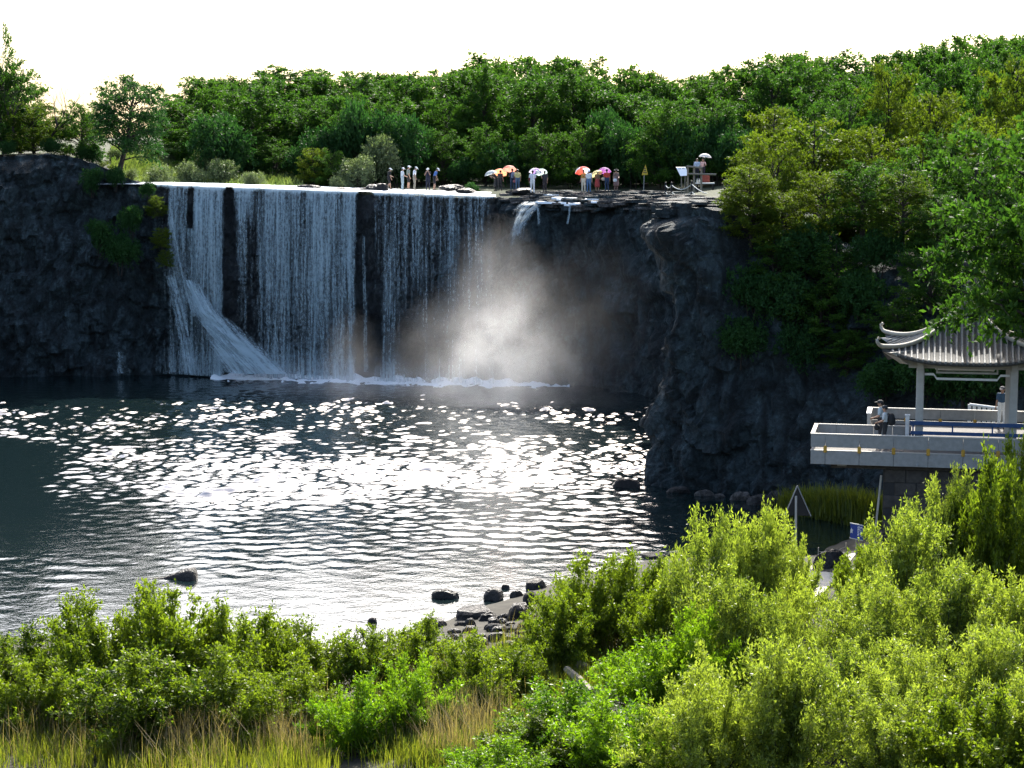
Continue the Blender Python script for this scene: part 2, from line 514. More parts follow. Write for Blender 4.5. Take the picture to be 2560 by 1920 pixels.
# near shore: pool bed, gravel bank and the slope up to the viewpoint
SHORE_PX = [(-900, 1600), (0, 1590), (200, 1600), (400, 1625), (700, 1596), (850, 1640), (980, 1610), (1080, 1560), (1200, 1520), (1330, 1475),
            (1450, 1445), (1600, 1405), (1750, 1390), (1950, 1400), (2060, 1385), (2130, 1345), (2200, 1322)]
_sh = [G(*p) for p in SHORE_PX]
_sx = np.array([-70] + [p.x for p in _sh] + [19, 24, 34, 70]); _sy = np.array([62] + [p.y for p in _sh] + [83, 81.5, 79, 68])
def shore_y(X): return float(np.interp(X, _sx, _sy))
def ground_z(X, Y):
    d = shore_y(X) - Y
    n_ = 0.25 * nz(X * 0.22, Y * 0.22, 1) + 0.12 * nz(X * 0.8, Y * 0.8, 2)
    if d < 0: return max(-1.8, 0.10 * d) + n_ * 0.4
    top = 2.0 + 1.6 * sstep(6, 22, X)
    z = top * (1 - math.exp(-d * 0.055)) + n_ * min(1, d * 0.3)
    if Y < 38: z = z + (14.2 - z) * sstep(38, 1, Y)
    return z
gx = np.r_[np.arange(-84, -30, 3.0), np.arange(-30, 30, 0.6), np.arange(30, 73, 3.0)]
gy = np.r_[np.arange(-60, 36, 3.0), np.arange(36, 92, 0.6), np.arange(92, 152, 6)]
gp = np.array([[(x, y, ground_z(x, y)) for x in gx] for y in gy])
tag(link('shore_ground', grid_mesh('shore_ground', gp, True), None, M['soil']), kind='structure')

def on_ground(px, py, fn=ground_z, lo=30.0, hi=140.0):
    """where the pixel's ray meets the near ground"""
    d = ray(px, py)
    t = lo
    while t < hi:
        p = Vector((0, 0, EYE)) + d * (t / d.y)
        if p.z <= fn(p.x, p.y): return Vector((p.x, p.y, fn(p.x, p.y)))
        t += 0.1
    return Vector((p.x, p.y, fn(p.x, p.y)))

# footpath seen between the shrubs
pp = [(2095, 1395), (2050, 1440), (2020, 1480), (1960, 1530), (1890, 1590), (1850, 1680)]
pl, fl = [], []
for k, (a, b) in enumerate(pp):
    c = on_ground(a, b)
    for s in (-0.75, 0.75):
        x, y = c.x + s, c.y
        pl.append((x, y, ground_z(x, y) + 0.06))
    if k: fl.append((2 * k - 2, 2 * k - 1, 2 * k + 1, 2 * k))
tag(link('path', pydata('path', pl, fl), None, M['path']), kind='structure')

# ------------------------------------------------------------------ water
def water_mat():
    m, nt, b = new_mat('pool_water')
    b.inputs['Base Color'].default_value = (0.004, 0.010, 0.011, 1)
    b.inputs['Roughness'].default_value = 0.07
    b.inputs['IOR'].default_value = 3.4
    b.inputs['Specular IOR Level'].default_value = 0.5
    ge = N(nt, 'ShaderNodeNewGeometry')
    n1 = N(nt, 'ShaderNodeTexNoise'); n1.inputs['Scale'].default_value = 4.5; n1.inputs['Detail'].default_value = 4
    nt.links.new(ge.outputs['Position'], n1.inputs['Vector'])
    bp = N(nt, 'ShaderNodeBump'); bp.inputs['Strength'].default_value = 0.22; bp.inputs['Distance'].default_value = 0.05
    nt.links.new(n1.outputs['Fac'], bp.inputs['Height']); nt.links.new(bp.outputs[0], b.inputs['Normal'])
    return m
M['water'] = water_mat()

def build_pool():
    rng = np.random.default_rng(4)
    X = np.r_[np.arange(-86, -44, 1.2), np.arange(-44, 20, 0.13)]
    Y = np.r_[np.arange(54, 62, 1.0), np.arange(62, 152, 0.17)]
    xx, yy = np.meshgrid(X, Y)
    h = np.zeros_like(xx)
    for k in range(46):
        lam = 0.40 * (1.7 / 0.40) ** rng.random()
        th = rng.normal(-math.pi / 2, 0.85)
        kx, ky = 2 * math.pi / lam * math.cos(th), 2 * math.pi / lam * math.sin(th)
        slope = 0.072 * (lam / 1.0) ** -0.1
        ph = rng.random() * 6.28
        # gentle bending so the crests are short and uneven
        wob = 0.5 * np.sin(xx * rng.uniform(.1, .35) + yy * rng.uniform(.05, .25) + rng.random() * 6)
        h += slope * lam / (2 * math.pi) * np.sin(kx * xx + ky * yy + ph + wob * 2)
    # wind: rough in the middle, calm near the bank and in the lee of the left cliff
    A = np.clip((yy - 71) / 27, 0.05, 1.0) ** 1.0
    gust = np.sin(xx * 0.31 + 1.7 * np.sin(yy * 0.13)) * np.sin(yy * 0.37 + 1.3 * np.sin(xx * 0.19)) + 0.6 * np.sin(xx * 0.83 + yy * 0.51 + 2 * np.sin(yy * 0.4))
    A *= 0.85 + 0.28 * gust
    A *= 0.62 + 0.38 * np.clip(np.sin(xx * 0.11 + yy * 0.05) + np.sin(yy * 0.21 - xx * 0.04) + 0.9, 0, 1)
    lx = (xx - (-22.5)) / 7.0
    lee = np.clip(1 - np.maximum(0, (lx + (yy - 90) * 0.055)), 0, 1) * np.clip((118 - yy) / 10, 0, 1) * np.clip((yy - 74) / 5, 0, 1)
    A *= 1 - 0.93 * lee
    far = np.clip((-19 - xx) / 9, 0, 1) * np.clip((yy - 122) / 12, 0, 1)
    A *= 1 - 0.85 * far
    rt = np.clip((xx - 7.5) / 2.0, 0, 1) * np.clip((96 - yy) / 6, 0, 1)
    A *= 1 - 0.8 * rt
    h *= A
    return grid_mesh('pool_water', np.stack([xx, yy, h], 2), True)
tag(link('pool_water', build_pool(), None, M['water']), kind='structure')

def fall_mat():
    m, nt, b = new_mat('falling_water')
    uv = N(nt, 'ShaderNodeUVMap'); uv.uv_map = 'flow'
    u2 = N(nt, 'ShaderNodeUVMap'); u2.uv_map = 'dens'
    sx = N(nt, 'ShaderNodeSeparateXYZ'); nt.links.new(u2.outputs[0], sx.inputs[0])
    def nse(sc, detail, rough=0.55):
        mp = N(nt, 'ShaderNodeMapping'); mp.inputs['Scale'].default_value = sc
        nt.links.new(uv.outputs[0], mp.inputs[0])
        n = N(nt, 'ShaderNodeTexNoise'); n.inputs['Scale'].default_value = 1.0; n.inputs['Detail'].default_value = detail; n.inputs['Roughness'].default_value = rough
        nt.links.new(mp.outputs[0], n.inputs['Vector'])
        return n.outputs['Fac']
    def math_(op, a, b_):
        n = N(nt, 'ShaderNodeMath', operation=op)
        for k, v in enumerate((a, b_)):
            if isinstance(v, (int, float)): n.inputs[k].default_value = v
            else: nt.links.new(v, n.inputs[k])
        return n.outputs[0]
    strands = nse((3.4, 0.07, 1), 3)
    fine = nse((9.0, 0.45, 1), 3)
    lace = nse((8.0, 3.2, 1), 5, 0.75)
    s = math_('ADD', math_('MULTIPLY', strands, 0.80), math_('MULTIPLY', fine, 0.55))
    s = math_('ADD', s, math_('MULTIPLY', lace, 0.85))
    s = math_('ADD', s, math_('MULTIPLY', math_('SUBTRACT', sx.outputs[0], 0.5), 0.8))
    al = ramp(nt, s, [(0.98, (0.0,) * 3), (1.0, (0.0,) * 3)])
    mr = N(nt, 'ShaderNodeMapRange'); mr.inputs['From Min'].default_value = 0.94; mr.inputs['From Max'].default_value = 1.32
    mr.inputs['To Min'].default_value = 0.0; mr.inputs['To Max'].default_value = 0.95
    nt.links.new(s, mr.inputs['Value'])
    b.inputs['Base Color'].default_value = (0.32, 0.42, 0.46, 1)
    b.inputs['Roughness'].default_value = 0.35
    tr = N(nt, 'ShaderNodeBsdfTransparent')
    tl = N(nt, 'ShaderNodeBsdfTranslucent'); tl.inputs['Color'].default_value = (0.75, 0.82, 0.86, 1)
    m1 = N(nt, 'ShaderNodeMixShader'); m1.inputs[0].default_value = 0.2
    nt.links.new(b.outputs[0], m1.inputs[1]); nt.links.new(tl.outputs[0], m1.inputs[2])
    m2 = N(nt, 'ShaderNodeMixShader')
    nt.links.new(mr.outputs[0], m2.inputs[0]); nt.links.new(tr.outputs[0], m2.inputs[1]); nt.links.new(m1.outputs[0], m2.inputs[2])
    nt.links.new(m2.outputs[0], nt.nodes['Material Output'].inputs['Surface'])
    return m
M['fall'] = fall_mat()
M['foam'] = plain('foam_and_sheen', (0.80, 0.84, 0.86), 0.5, 0.08, 4.0, 0.3)

def set_dens(me, dens, r, c):
    """dens (r,c) -> second uv layer"""
    i = np.arange((r - 1) * (c - 1)); a = (i // (c - 1)) * c + i % (c - 1)
    q = np.stack([a, a + 1, a + 1 + c, a + c], 1).reshape(-1)
    l = me.uv_layers.new(name='dens')
    d = dens.reshape(-1)[q]
    l.data.foreach_set('uv', np.stack([d, d], 1).reshape(-1).astype(np.float32))

def curtain(name, parent, px0, px1, v0=1.5, seed=0, back=1.6, drop=14.0, dens=None, off=0.0, du=0.07):
    X0, X1 = xat(px0, 142.5), xat(px1, 142.5)
    us = np.arange(X0, X1, du)
    nv = 110
    T = math.sqrt(2 * drop / 9.81)
    rows, uvs, dn = [], [], []
    for j in range(nv):
        k = j / (nv - 1)
        row, ur, dr = [], [], []
        for X in us:
            Yl, zl = lip_y(X), lip_z(X)
            rib = nz(X * 1.3 + seed, 0.3, 0) * 0.5 + nz(X * 4.1 + seed, 1.7, 0) * 0.22
            vv_ = v0 * (1 + 0.35 * rib)
            if k < 0.12:
                q = k / 0.12
                y, z, s = Yl + back * (1 - q) + 0.35 * nz(X * 0.45, 9, 1) * q, zl + 0.10 * (1 - q) + 0.07 * rib, -back * (1 - q)
                t = 0
            else:
                t = T * ((k - 0.12) / 0.88) ** 0.8
                y = Yl + 0.35 * nz(X * 0.45, 9, 1) - vv_ * t + 0.08 * nz(X * 3 + seed, t * 4, 2) * t
                z = zl + 0.07 * rib - 0.5 * 9.81 * t * t
                s = 0.5 * 9.81 * t * t + vv_ * t * 0.3
            row.append((X + 0.05 * nz(X * 2, t * 3, seed) * t, y - off, z))
            ur.append((X + seed * 3.1, s + seed))
            d = 0.5 + (0.75 * (1 - sstep(-0.1, 0.42 + 0.4 * nz(X * 1.1, 4, seed), s)) if s < 0.9 else 0.0) - 0.10 * sstep(6, 13, s) + 0.16 * sstep(11.5, 14, s)
            if dens: d += dens((X - X0) / (X1 - X0), max(0, s) / drop)
            d += 0.16 * nz(X * 0.8 + seed, s * 0.05, 3)
            e = min(X - X0, X1 - X) / 0.35
            d -= 0.6 * (1 - min(1, e))
            dr.append(d)
        rows.append(row); uvs.append(ur); dn.append(dr)
    me = grid_mesh(name, np.array(rows), True, np.array(uvs))
    set_dens(me, np.array(dn), nv, len(us))
    return link(name, me, parent, M['fall'])

def waterfall(label, px0, px1, dens, seed):
    root = empty('waterfall', (0, 0, 0))
    tag(root, label, 'waterfall', 'curtains of the waterfall')
    curtain('curtain', root, px0, px1, 1.5, seed, dens=dens)
    curtain('curtain', root, px0, px1, 1.05, seed + 7, dens=lambda u, s: dens(u, s) - 0.12, off=-0.25)
    return root

wl = waterfall('short left curtain of the waterfall, breaking on the cliff foot', 372, 562,
               lambda u, s: (-0.30 if u < 0.22 else 0.05 * math.sin(u * 14)) + 0.14 * sstep(0.5, 1.0, u) - (0.45 if abs(u - 0.52) < 0.045 and s < 0.25 else 0), 1.0)
waterfall('broad middle curtain of the waterfall', 578, 902, lambda u, s: -0.20 * (1 - sstep(0.0, 0.22, u)) * sstep(0.05, 0.3, s) + 0.06 * math.sin(u * 21) + 0.05 * sstep(.6, 1, u) - 0.22 * math.exp(-((u - .16) / .04) ** 2) * sstep(0, .3, s), 5.0)
waterfall('thin right curtain of the waterfall behind the spray', 932, 1243, lambda u, s: -0.13 - 0.10 * (1 - sstep(0.0, 0.15, u)) - 0.05 * u, 9.0)

# narrow trickles in the dark slot, part of the middle fall; small cascade right of the lip
def ribbon(name, parent, path, w0, w1, seed, dens=0.62, fade=0.0):
    path = [Vector(p) for p in path]
    n = 60
    d = [0]
    for a, b in zip(path, path[1:]): d.append(d[-1] + (b - a).length)
    cols = 14
    rows, uvs, dn = [], [], []
    for j in range(n):
        s = d[-1] * j / (n - 1)
        k = max(i for i in range(len(d)) if d[i] <= s + 1e-6); k = min(k, len(path) - 2)
        p = path[k].lerp(path[k + 1], (s - d[k]) / max(1e-6, d[k + 1] - d[k]))
        w = w0 + (w1 - w0) * j / (n - 1)
        row, ur, dr = [], [], []
        for c in range(cols):
            u = c / (cols - 1) - 0.5
            row.append((p.x + u * w, p.y - 0.35 * (0.25 - u * u) * w - 0.15 * nz(u * 5 + seed, s * 1.2, 0), p.z + 0.05 * nz(u * 6, s * 2, seed)))
            ur.append((u * w + seed, s * 1.0 + seed)); dr.append(dens - 0.9 * max(0, abs(u) - 0.22) * 1.6 + 0.22 * nz(u * 3 + seed, s * 0.5, 5) - fade * (j / (n - 1)) ** 1.5)
        rows.append(row); uvs.append(ur); dn.append(dr)
    me = grid_mesh(name, np.array(rows), True, np.array(uvs))
    set_dens(me, np.array(dn), n, cols)
    return link(name, me, parent, M['fall'])

# the left fall strikes the cliff foot and slides off as a white fan
ribbon('fan', wl, [P(480, 700, 142.4), P(512, 775, 141.7), P(575, 850, 141.0), P(640, 932, 140.2)], 0.5, 6.0, 3.0, 0.66)
ribbon('fan', wl, [P(470, 700, 142.4), P(515, 780, 141.4), P(590, 860, 140.6), P(665, 934, 139.8)], 0.5, 4.2, 13.0, 0.68)
ribbon('falling_strand', wl, [P(425, 520, 143.9), P(440, 600, 143.2), P(458, 690, 142.8), P(480, 790, 142.2)], 0.7, 1.6, 17.0, 0.50)
ribbon('rivulet', wl, [P(425, 690, 142.6), P(448, 780, 142.0), P(470, 880, 141.4), P(478, 934, 141.0)], 0.9, 1.6, 23.0, 0.52)
ribbon('rivulet', wl, [P(300, 880, 142.3), P(306, 934, 142.0)], 0.8, 1.2, 33.0, 0.5)
sc_ = empty('small_cascade'); tag(sc_, 'small white cascade tumbling off the ledge right of the main fall', 'waterfall')
ribbon('upper_run', sc_, [P(1352, 503, 138.2), P(1330, 512, 137.6), P(1310, 530, 137.0), P(1296, 556, 136.7), P(1286, 590, 136.5)], 2.4, 1.2, 41, 0.62, 0.25)
_r9 = random.Random(14)
for k in range(16):
    px, py = _r9.uniform(1335, 1500), _r9.uniform(489, 514)
    if px > 1440 and py < 500: continue
    Yw = float(np.interp(px, [1240, 1300, 1380, 1500, 1600], [139.6, 138.6, 137.6, 135.8, 132.6]))
    Y = Yw + 0.15 + max(0, (502 - py)) / 24 * (143.5 - Yw) if py < 502 else Yw - 0.15
    q = P(px, py, Y)
    n_ = _r9.randint(7, 10); w_, d_ = _r9.uniform(0.25, 0.85), _r9.uniform(0.25, 0.7)
    pts_ = [(q.x + math.cos(6.283 * j / n_) * w_ * _r9.uniform(.6, 1.2), q.y + math.sin(6.283 * j / n_) * d_ * _r9.uniform(.6, 1.2), q.z + 0.10 + _r9.uniform(-.02, .02)) for j in range(n_)]
    mb = MB(); mb.prism(pts_, (0, -0.05, -0.14)); mb.build('sunlit_water_patch', M['foam'], sc_)  # sunlight on the ledge water put into a white colour
ribbon('falling_strand', sc_, [P(1322, 520, 137.2), P(1300, 560, 136.6), P(1284, 640, 136.2), P(1274, 720, 136.0)], 1.2, 2.6, 47, 0.50, 0.6)
ribbon('falling_strand', sc_, [P(1300, 540, 136.9), P(1282, 600, 136.6), P(1268, 680, 136.4)], 0.5, 0.9, 49, 0.5, 0.5)
ribbon('falling_strand', sc_, [P(1345, 520, 137.0), P(1348, 545, 136.8), P(1348, 560, 136.7)], 0.25, 0.3, 57, 0.55)
ribbon('falling_strand', sc_, [P(1425, 512, 136.2), P(1421, 545, 136.0), P(1418, 560, 135.9)], 0.25, 0.3, 61, 0.5)
sl = empty('slot_trickle'); tag(sl, 'thin white trickle in the dark slot between middle and right curtains', 'waterfall')
ribbon('strand', sl, [P(907, 482, 143.2), P(909, 600, 142.6), P(912, 760, 142.2), P(914, 930, 142)], 0.3, 0.5, 71, 0.55)

# river running to the lip
rv = []
RX = np.arange(-34, -1.2, 0.4); RY = np.r_[0, 0.8, 1.6, 3, 5, 8, 11]
rpts = np.array([[(x, lip_y(x) + 0.3 + b, lip_z(x) + 0.055 + 0.02 * nz(x, b * 2, 1) + (0.05 if b else -0.05)) for x in RX] for b in RY])
tag(link('river_water', grid_mesh('river_water', rpts, True), None, M['foam']), kind='structure')  # white colour stands in for the bright sheen on the river

# boiling foam along the foot of the falls
fo = []
def foam_strip(name, px0, px1, y0, y1, z=0.10):
    pts = []
    for j in range(7):
        row = []
        for i in range(140):
            px = px0 + (px1 - px0) * i / 139
            X = xat(px, 141)
            Yb = lip_y(X) - 1.2
            k = j / 6
            row.append((X, Yb - k * (y1 - y0) * (1 + 0.5 * nz(X * .5, k * 3, 4)), 0.02 + max(0, 0.5 * (1 - k) * (0.5 + nz(X * 0.9, k * 2, 7)) + 0.15 * nz(X * 3, k * 6, 2)) - 0.12 * k))
        pts.append(row)
    return link(name, grid_mesh(name, np.array(pts), True), None, M['foam'])
tag(foam_strip('foam', 520, 1420, 0, 3.2), kind='stuff', label='white foam boiling along the foot of the falls')

# ------------------------------------------------------------------ spray drifting from the foot of the right curtain
def mist_mat(scale, dens, blobs):
    m = bpy.data.materials.new('drifting_spray'); m.use_nodes = True
    nt = m.node_tree; nt.nodes.remove(nt.nodes['Principled BSDF'])
    ge = N(nt, 'ShaderNodeNewGeometry')
    def mth(op, a, b_=0.0):
        n = N(nt, 'ShaderNodeMath', operation=op)
        for k, v in enumerate((a, b_)):
            if isinstance(v, (int, float)): n.inputs[k].default_value = v
            else: nt.links.new(v, n.inputs[k])
        return n.outputs[0]
    no = N(nt, 'ShaderNodeTexNoise'); no.inputs['Scale'].default_value = scale; no.inputs['Detail'].default_value = 4; no.inputs['Roughness'].default_value = 0.6
    nt.links.new(ge.outputs['Position'], no.inputs['Vector'])
    tot = None
    for (c, r, w) in blobs:
        mp = N(nt, 'ShaderNodeMapping', vector_type='POINT')
        mp.inputs['Scale'].default_value = tuple(1 / k for k in r)
        mp.inputs['Location'].default_value = tuple(-a / k for a, k in zip(c, r))
        nt.links.new(ge.outputs['Position'], mp.inputs[0])
        ln = N(nt, 'ShaderNodeVectorMath', operation='LENGTH'); nt.links.new(mp.outputs[0], ln.inputs[0])
        mr = N(nt, 'ShaderNodeMapRange', interpolation_type='SMOOTHSTEP')
        mr.inputs['From Min'].default_value = 1.0; mr.inputs['From Max'].default_value = 0.0
        mr.inputs['To Min'].default_value = 0.0; mr.inputs['To Max'].default_value = w
        nt.links.new(ln.outputs['Value'], mr.inputs['Value'])
        tot = mr.outputs[0] if tot is None else mth('ADD', tot, mr.outputs[0])
    nn = N(nt, 'ShaderNodeMapRange'); nn.inputs['From Min'].default_value = 0.38; nn.inputs['From Max'].default_value = 0.68
    nn.inputs['To Min'].default_value = 0.3; nn.inputs['To Max'].default_value = 1.25
    nt.links.new(no.outputs['Fac'], nn.inputs['Value'])
    d = mth('MULTIPLY', mth('MULTIPLY', tot, nn.outputs[0]), dens)
    vs = N(nt, 'ShaderNodeVolumePrincipled')
    vs.inputs['Color'].default_value = (0.98, 0.99, 1.0, 1)
    vs.inputs['Anisotropy'].default_value = 0.35
    nt.links.new(d, vs.inputs['Density'])
    nt.links.new(vs.outputs[0], nt.nodes['Material Output'].inputs['Volume'])
    return m
MIST_BLOBS = [((-0.9, 125.0, 3.8), (4.4, 4.5, 9.8), 0.85), ((-2.6, 125.5, 1.0), (7.0, 4.5, 8.0), 0.7), ((-0.6, 125.5, 1.5), (5.6, 4.5, 6.5), 0.5), ((1.6, 124.5, 2.5), (4.8, 4.5, 8.5), 0.25),
              ((-10.6, 127.0, 1.5), (2.6, 3.0, 5.5), 0.35), ((4.5, 124.0, 2.0), (8.0, 6.0, 11.0), 0.07), ((-6.0, 132.0, 0.0), (12.0, 5.0, 2.8), 0.6), ((-13.0, 134.5, 0.0), (9.0, 4.5, 3.0), 0.7), ((3.0, 125.5, 1.0), (6.0, 5.0, 5.5), 0.15)]
_m = MB(); _m.box((-5.5, 126.8, 6.35), (35, 23.2, 12.6))
tag(_m.build('mist', mist_mat(0.40, 0.105, MIST_BLOBS)), kind='stuff', label='sunlit spray drifting up from the foot of the falls')

# ------------------------------------------------------------------ plants
def unit(a): return a / (np.linalg.norm(a, axis=-1, keepdims=True) + 1e-9)

def leaf_quads(base, dirn, rng, L, Wd, up=0.6):
    n = len(base)
    nr = rng.normal(size=(n, 3)); nr[:, 2] += up
    side = unit(np.cross(dirn, unit(nr)))
    L = L * rng.uniform(0.42, 1.45, (n, 1)); Wd = L * Wd
    mid = base + dirn * L * 0.45
    tipp = base + dirn * L
    return np.stack([base, mid + side * Wd * 0.5, tipp, mid - side * Wd * 0.5], 1)

def twig_leaves(tb, td, tl, rng, per, L, Wd, droop=0.25, spread=0.9, up=0.6):
    """leaves along twigs. tb base, td direction, tl length"""
    n = len(tb)
    t = rng.random((n, per, 1)) ** 0.8
    pos = tb[:, None] + td[:, None] * tl[:, None, None] * t
    pos[..., 2] -= droop * tl[:, None] * (t[..., 0] ** 2)
    pos = pos + rng.normal(size=pos.shape) * L * 0.25
    d = unit(td[:, None] * 0.7 + rng.normal(size=pos.shape) * spread)
    return leaf_quads(pos.reshape(-1, 3), d.reshape(-1, 3), rng, L, Wd, up)

def lobed(rng, lobes, n, shell=0.45, low=-0.55):
    c = np.array([l[0] for l in lobes]); r = np.array([l[1] for l in lobes])
    w = (r[:, 0] * r[:, 2]); w = w / w.sum()
    k = rng.choice(len(lobes), n, p=w)
    d = unit(rng.normal(size=(n, 3)))
    bad = d[:, 2] < low; d[bad, 2] *= -0.6; d = unit(d)
    q = 1 - shell * rng.random((n, 1)) ** 1.6
    return c[k] + d * r[k] * q, d

def make_crown(name, rng, lobes, ntw, per, tl, L, Wd, mat, droop=0.25, outw=1.0, upw=0.3, shell=0.45, rnd=0.6, low=-0.55, spread=0.9, up=0.6):
    p, d = lobed(rng, lobes, ntw, shell, low)
    td = d * outw; td[:, 2] += upw
    td = unit(td + rng.normal(size=td.shape) * rnd)
    q = twig_leaves(p, td, tl * rng.uniform(0.6, 1.4, ntw), rng, per, L, Wd, droop, spread, up)
    me = np_quads(name, q); me.materials.append(mat)
    return me

def limb_mesh(name, rng, H, base_r, lobes, trunk_top, lean=(0, 0), stems=1, spread=0.0):
    mb = MB()
    for s in range(stems):
        a = 6.28 * s / max(1, stems) + rng.random()
        b0 = Vector((spread * 0.35 * math.cos(a), spread * 0.35 * math.sin(a), -0.3))
        t1 = Vector((lean[0] + spread * math.cos(a), lean[1] + spread * math.sin(a), trunk_top))
        mid = b0.lerp(t1, 0.5) + Vector((rng.normal() * 0.12 * H / 10, rng.normal() * 0.12 * H / 10, 0))
        mb.tube([b0, mid, t1], [base_r * 1.15, base_r * 0.85, base_r * 0.6], 7)
        for (c, r) in lobes[s::stems]:
            c = Vector(c)
            f = rng.uniform(0.45, 0.95)
            st = b0.lerp(t1, f)
            if c.z < st.z: st = b0.lerp(t1, 0.4)
            m2 = st.lerp(c, 0.5) + Vector((0, 0, 0.12 * (c - st).length * rng.uniform(-0.3, 1)))
            e = c + Vector((rng.normal(), rng.normal(), abs(rng.normal()))) * 0.3 * r[0]
            rr = base_r * 0.42
            mb.tube([st, m2, e], [rr, rr * 0.6, rr * 0.2], 5, cap=False)
            for q in range(2):
                e2 = c + Vector((rng.normal() * r[0], rng.normal() * r[1], rng.normal() * r[2])) * 0.55
                mb.tube([m2, m2.lerp(e2, 0.6) + Vector((0, 0, 0.1)), e2], [rr * 0.45, rr * 0.3, rr * 0.1], 4, cap=False)
    return mb.mesh(name)

def rand_lobes(rng, n, R_, zc, rz, lr, flat=0.8):
    out = []
    for _ in range(n):
        d = unit(rng.normal(size=3)); q = rng.random() ** 0.5
        s = rng.uniform(*lr)
        out.append(((d[0] * R_ * q, d[1] * R_ * q, zc + d[2] * rz * q), (s, s, s * flat)))
    return out

PROTO = {}
def proto_tree(key, seed, H, R_, n_lobes, lr, ntw, per, tl, L, Wd, mat, trunk=0.16, zc=0.6, rz=0.36, flat=0.75, droop=0.25, stems=1, spread=0.0, tt=0.5, **kw):
    rng = np.random.default_rng(seed)
    lobes = rand_lobes(rng, n_lobes, R_, H * zc, H * rz, lr, flat)
    crown = make_crown('crown', rng, lobes, ntw, per, tl, L, Wd, mat, droop, **kw)
    tr = limb_mesh('trunk', rng, H, trunk, lobes, H * tt, stems=stems, spread=spread)
    tr.materials.append(M['bark'])
    zmax = max(c[2] + r[2] for c, r in lobes)
    PROTO[key] = (crown, tr, zmax, max(math.hypot(c[0], c[1]) + r[0] for c, r in lobes))

def branch_path(b0, d, l, rng, sag, n=5):
    pts = [np.array(b0, float)]
    d = unit(np.array(d, float))
    for k in range(n):
        d = unit(d + rng.normal(size=3) * 0.10 + np.array([0, 0, -sag / n]))
        pts.append(pts[-1] + d * l / n)
    return np.array(pts)

def along(path, t):
    n = len(path) - 1
    k = np.minimum((t * n).astype(int), n - 1)
    f = (t * n - k)[:, None]
    return path[k] * (1 - f) + path[k + 1] * f, unit(path[k + 1] - path[k])

def grown(key, seed, branches, twigs, tw_len, per, L, Wd, mat, t0=0.3, flat=0.4, upw=0.15, droop=0.2, rad0=0.03, trunk=None, up=0.5, spread=0.9, out=0.7):
    """branches: list of (path, thickness). leaves sit on twigs along the outer part of each branch"""
    rng = np.random.default_rng(seed)
    tb, td, tl = [], [], []
    mb = MB()
    if trunk is not None: mb.tube([Vector(p) for p in trunk[0]], list(trunk[1]), 8)
    for (path, th) in branches:
        L_ = np.linalg.norm(np.diff(path, axis=0), axis=1).sum()
        n = max(4, int(twigs * L_))
        t = t0 + (1 - t0) * rng.random(n) ** 0.75
        p, d = along(path, t)
        r = rng.normal(size=(n, 3)); r[:, 2] *= flat
        dd = unit(d * out + unit(r) * 0.95 + np.array([0, 0, upw]))
        tb.append(p); td.append(dd); tl.append(tw_len * rng.uniform(0.45, 1.3, n) * (1.25 - 0.55 * t))
        mb.tube([Vector(q) for q in path], [th * (1 - 0.85 * k / (len(path) - 1)) for k in range(len(path))], 5, cap=False)
        for j in range(min(5, n)):
            mb.tube([Vector(p[j]), Vector(p[j] + dd[j] * tl[-1][j] * 0.9)], [th * 0.25, th * 0.08], 3, cap=False)
    tb, td, tl = np.concatenate(tb), np.concatenate(td), np.concatenate(tl)
    q = twig_leaves(tb, td, tl, rng, per, L, Wd, droop, spread, up)
    me = np_quads('crown', q); me.materials.append(mat)
    tr = mb.mesh('trunk'); tr.materials.append(M['bark'])
    zs = q[:, 2, 2]
    PROTO[key] = (me, tr, float(np.percentile(zs, 99.5)), float(np.percentile(np.hypot(q[:, 2, 0], q[:, 2, 1]), 98)))

def tree_branches(rng, H, R_, n, hmin=0.16, wide=0.45, sag=0.35, th=0.07, lift=0.24):
    out = []
    for k in range(n):
        h = hmin + (1.0 - hmin) * (k + rng.random()) / n
        r = R_ * math.sqrt(max(0.05, 1 - ((h - wide) / 0.60) ** 2)) * rng.uniform(0.72, 1.18)
        a = k * 2.399 + rng.normal() * 0.35
        z0 = max(0.08, h - lift * rng.uniform(0.6, 1.3)) * H
        b0 = np.array([0.02 * R_ * math.cos(a), 0.02 * R_ * math.sin(a), z0])
        tip_ = np.array([r * math.cos(a), r * math.sin(a), h * H * rng.uniform(0.94, 1.05)])
        d = tip_ - b0; l = np.linalg.norm(d)
        d = d / l; d[2] += sag * 0.5
        out.append((branch_path(b0, d, l, rng, sag), th * (0.5 + 0.5 * (1 - h))))
    return out

def proto_grown_tree(key, seed, H, R_, n, twigs, tw, per, L, Wd, mat, th=0.08, trunk_r=0.18, **kw):
    rng = np.random.default_rng(seed)
    bk = {k_: kw.pop(k_) for k_ in ('hmin', 'wide', 'sag', 'lift') if k_ in kw}
    br = tree_branches(rng, H, R_, n, th=th, **bk)
    tr = ([(0, 0, -0.4), (rng.normal() * .15, rng.normal() * .15, H * 0.4), (rng.normal() * .25, rng.normal() * .25, H * 0.75), (0, 0, H * 0.97)], [trunk_r * 1.2, trunk_r * 0.8, trunk_r * 0.4, 0.02])
    grown(key, seed + 1, br, twigs, tw, per, L, Wd, mat, trunk=tr, **kw)

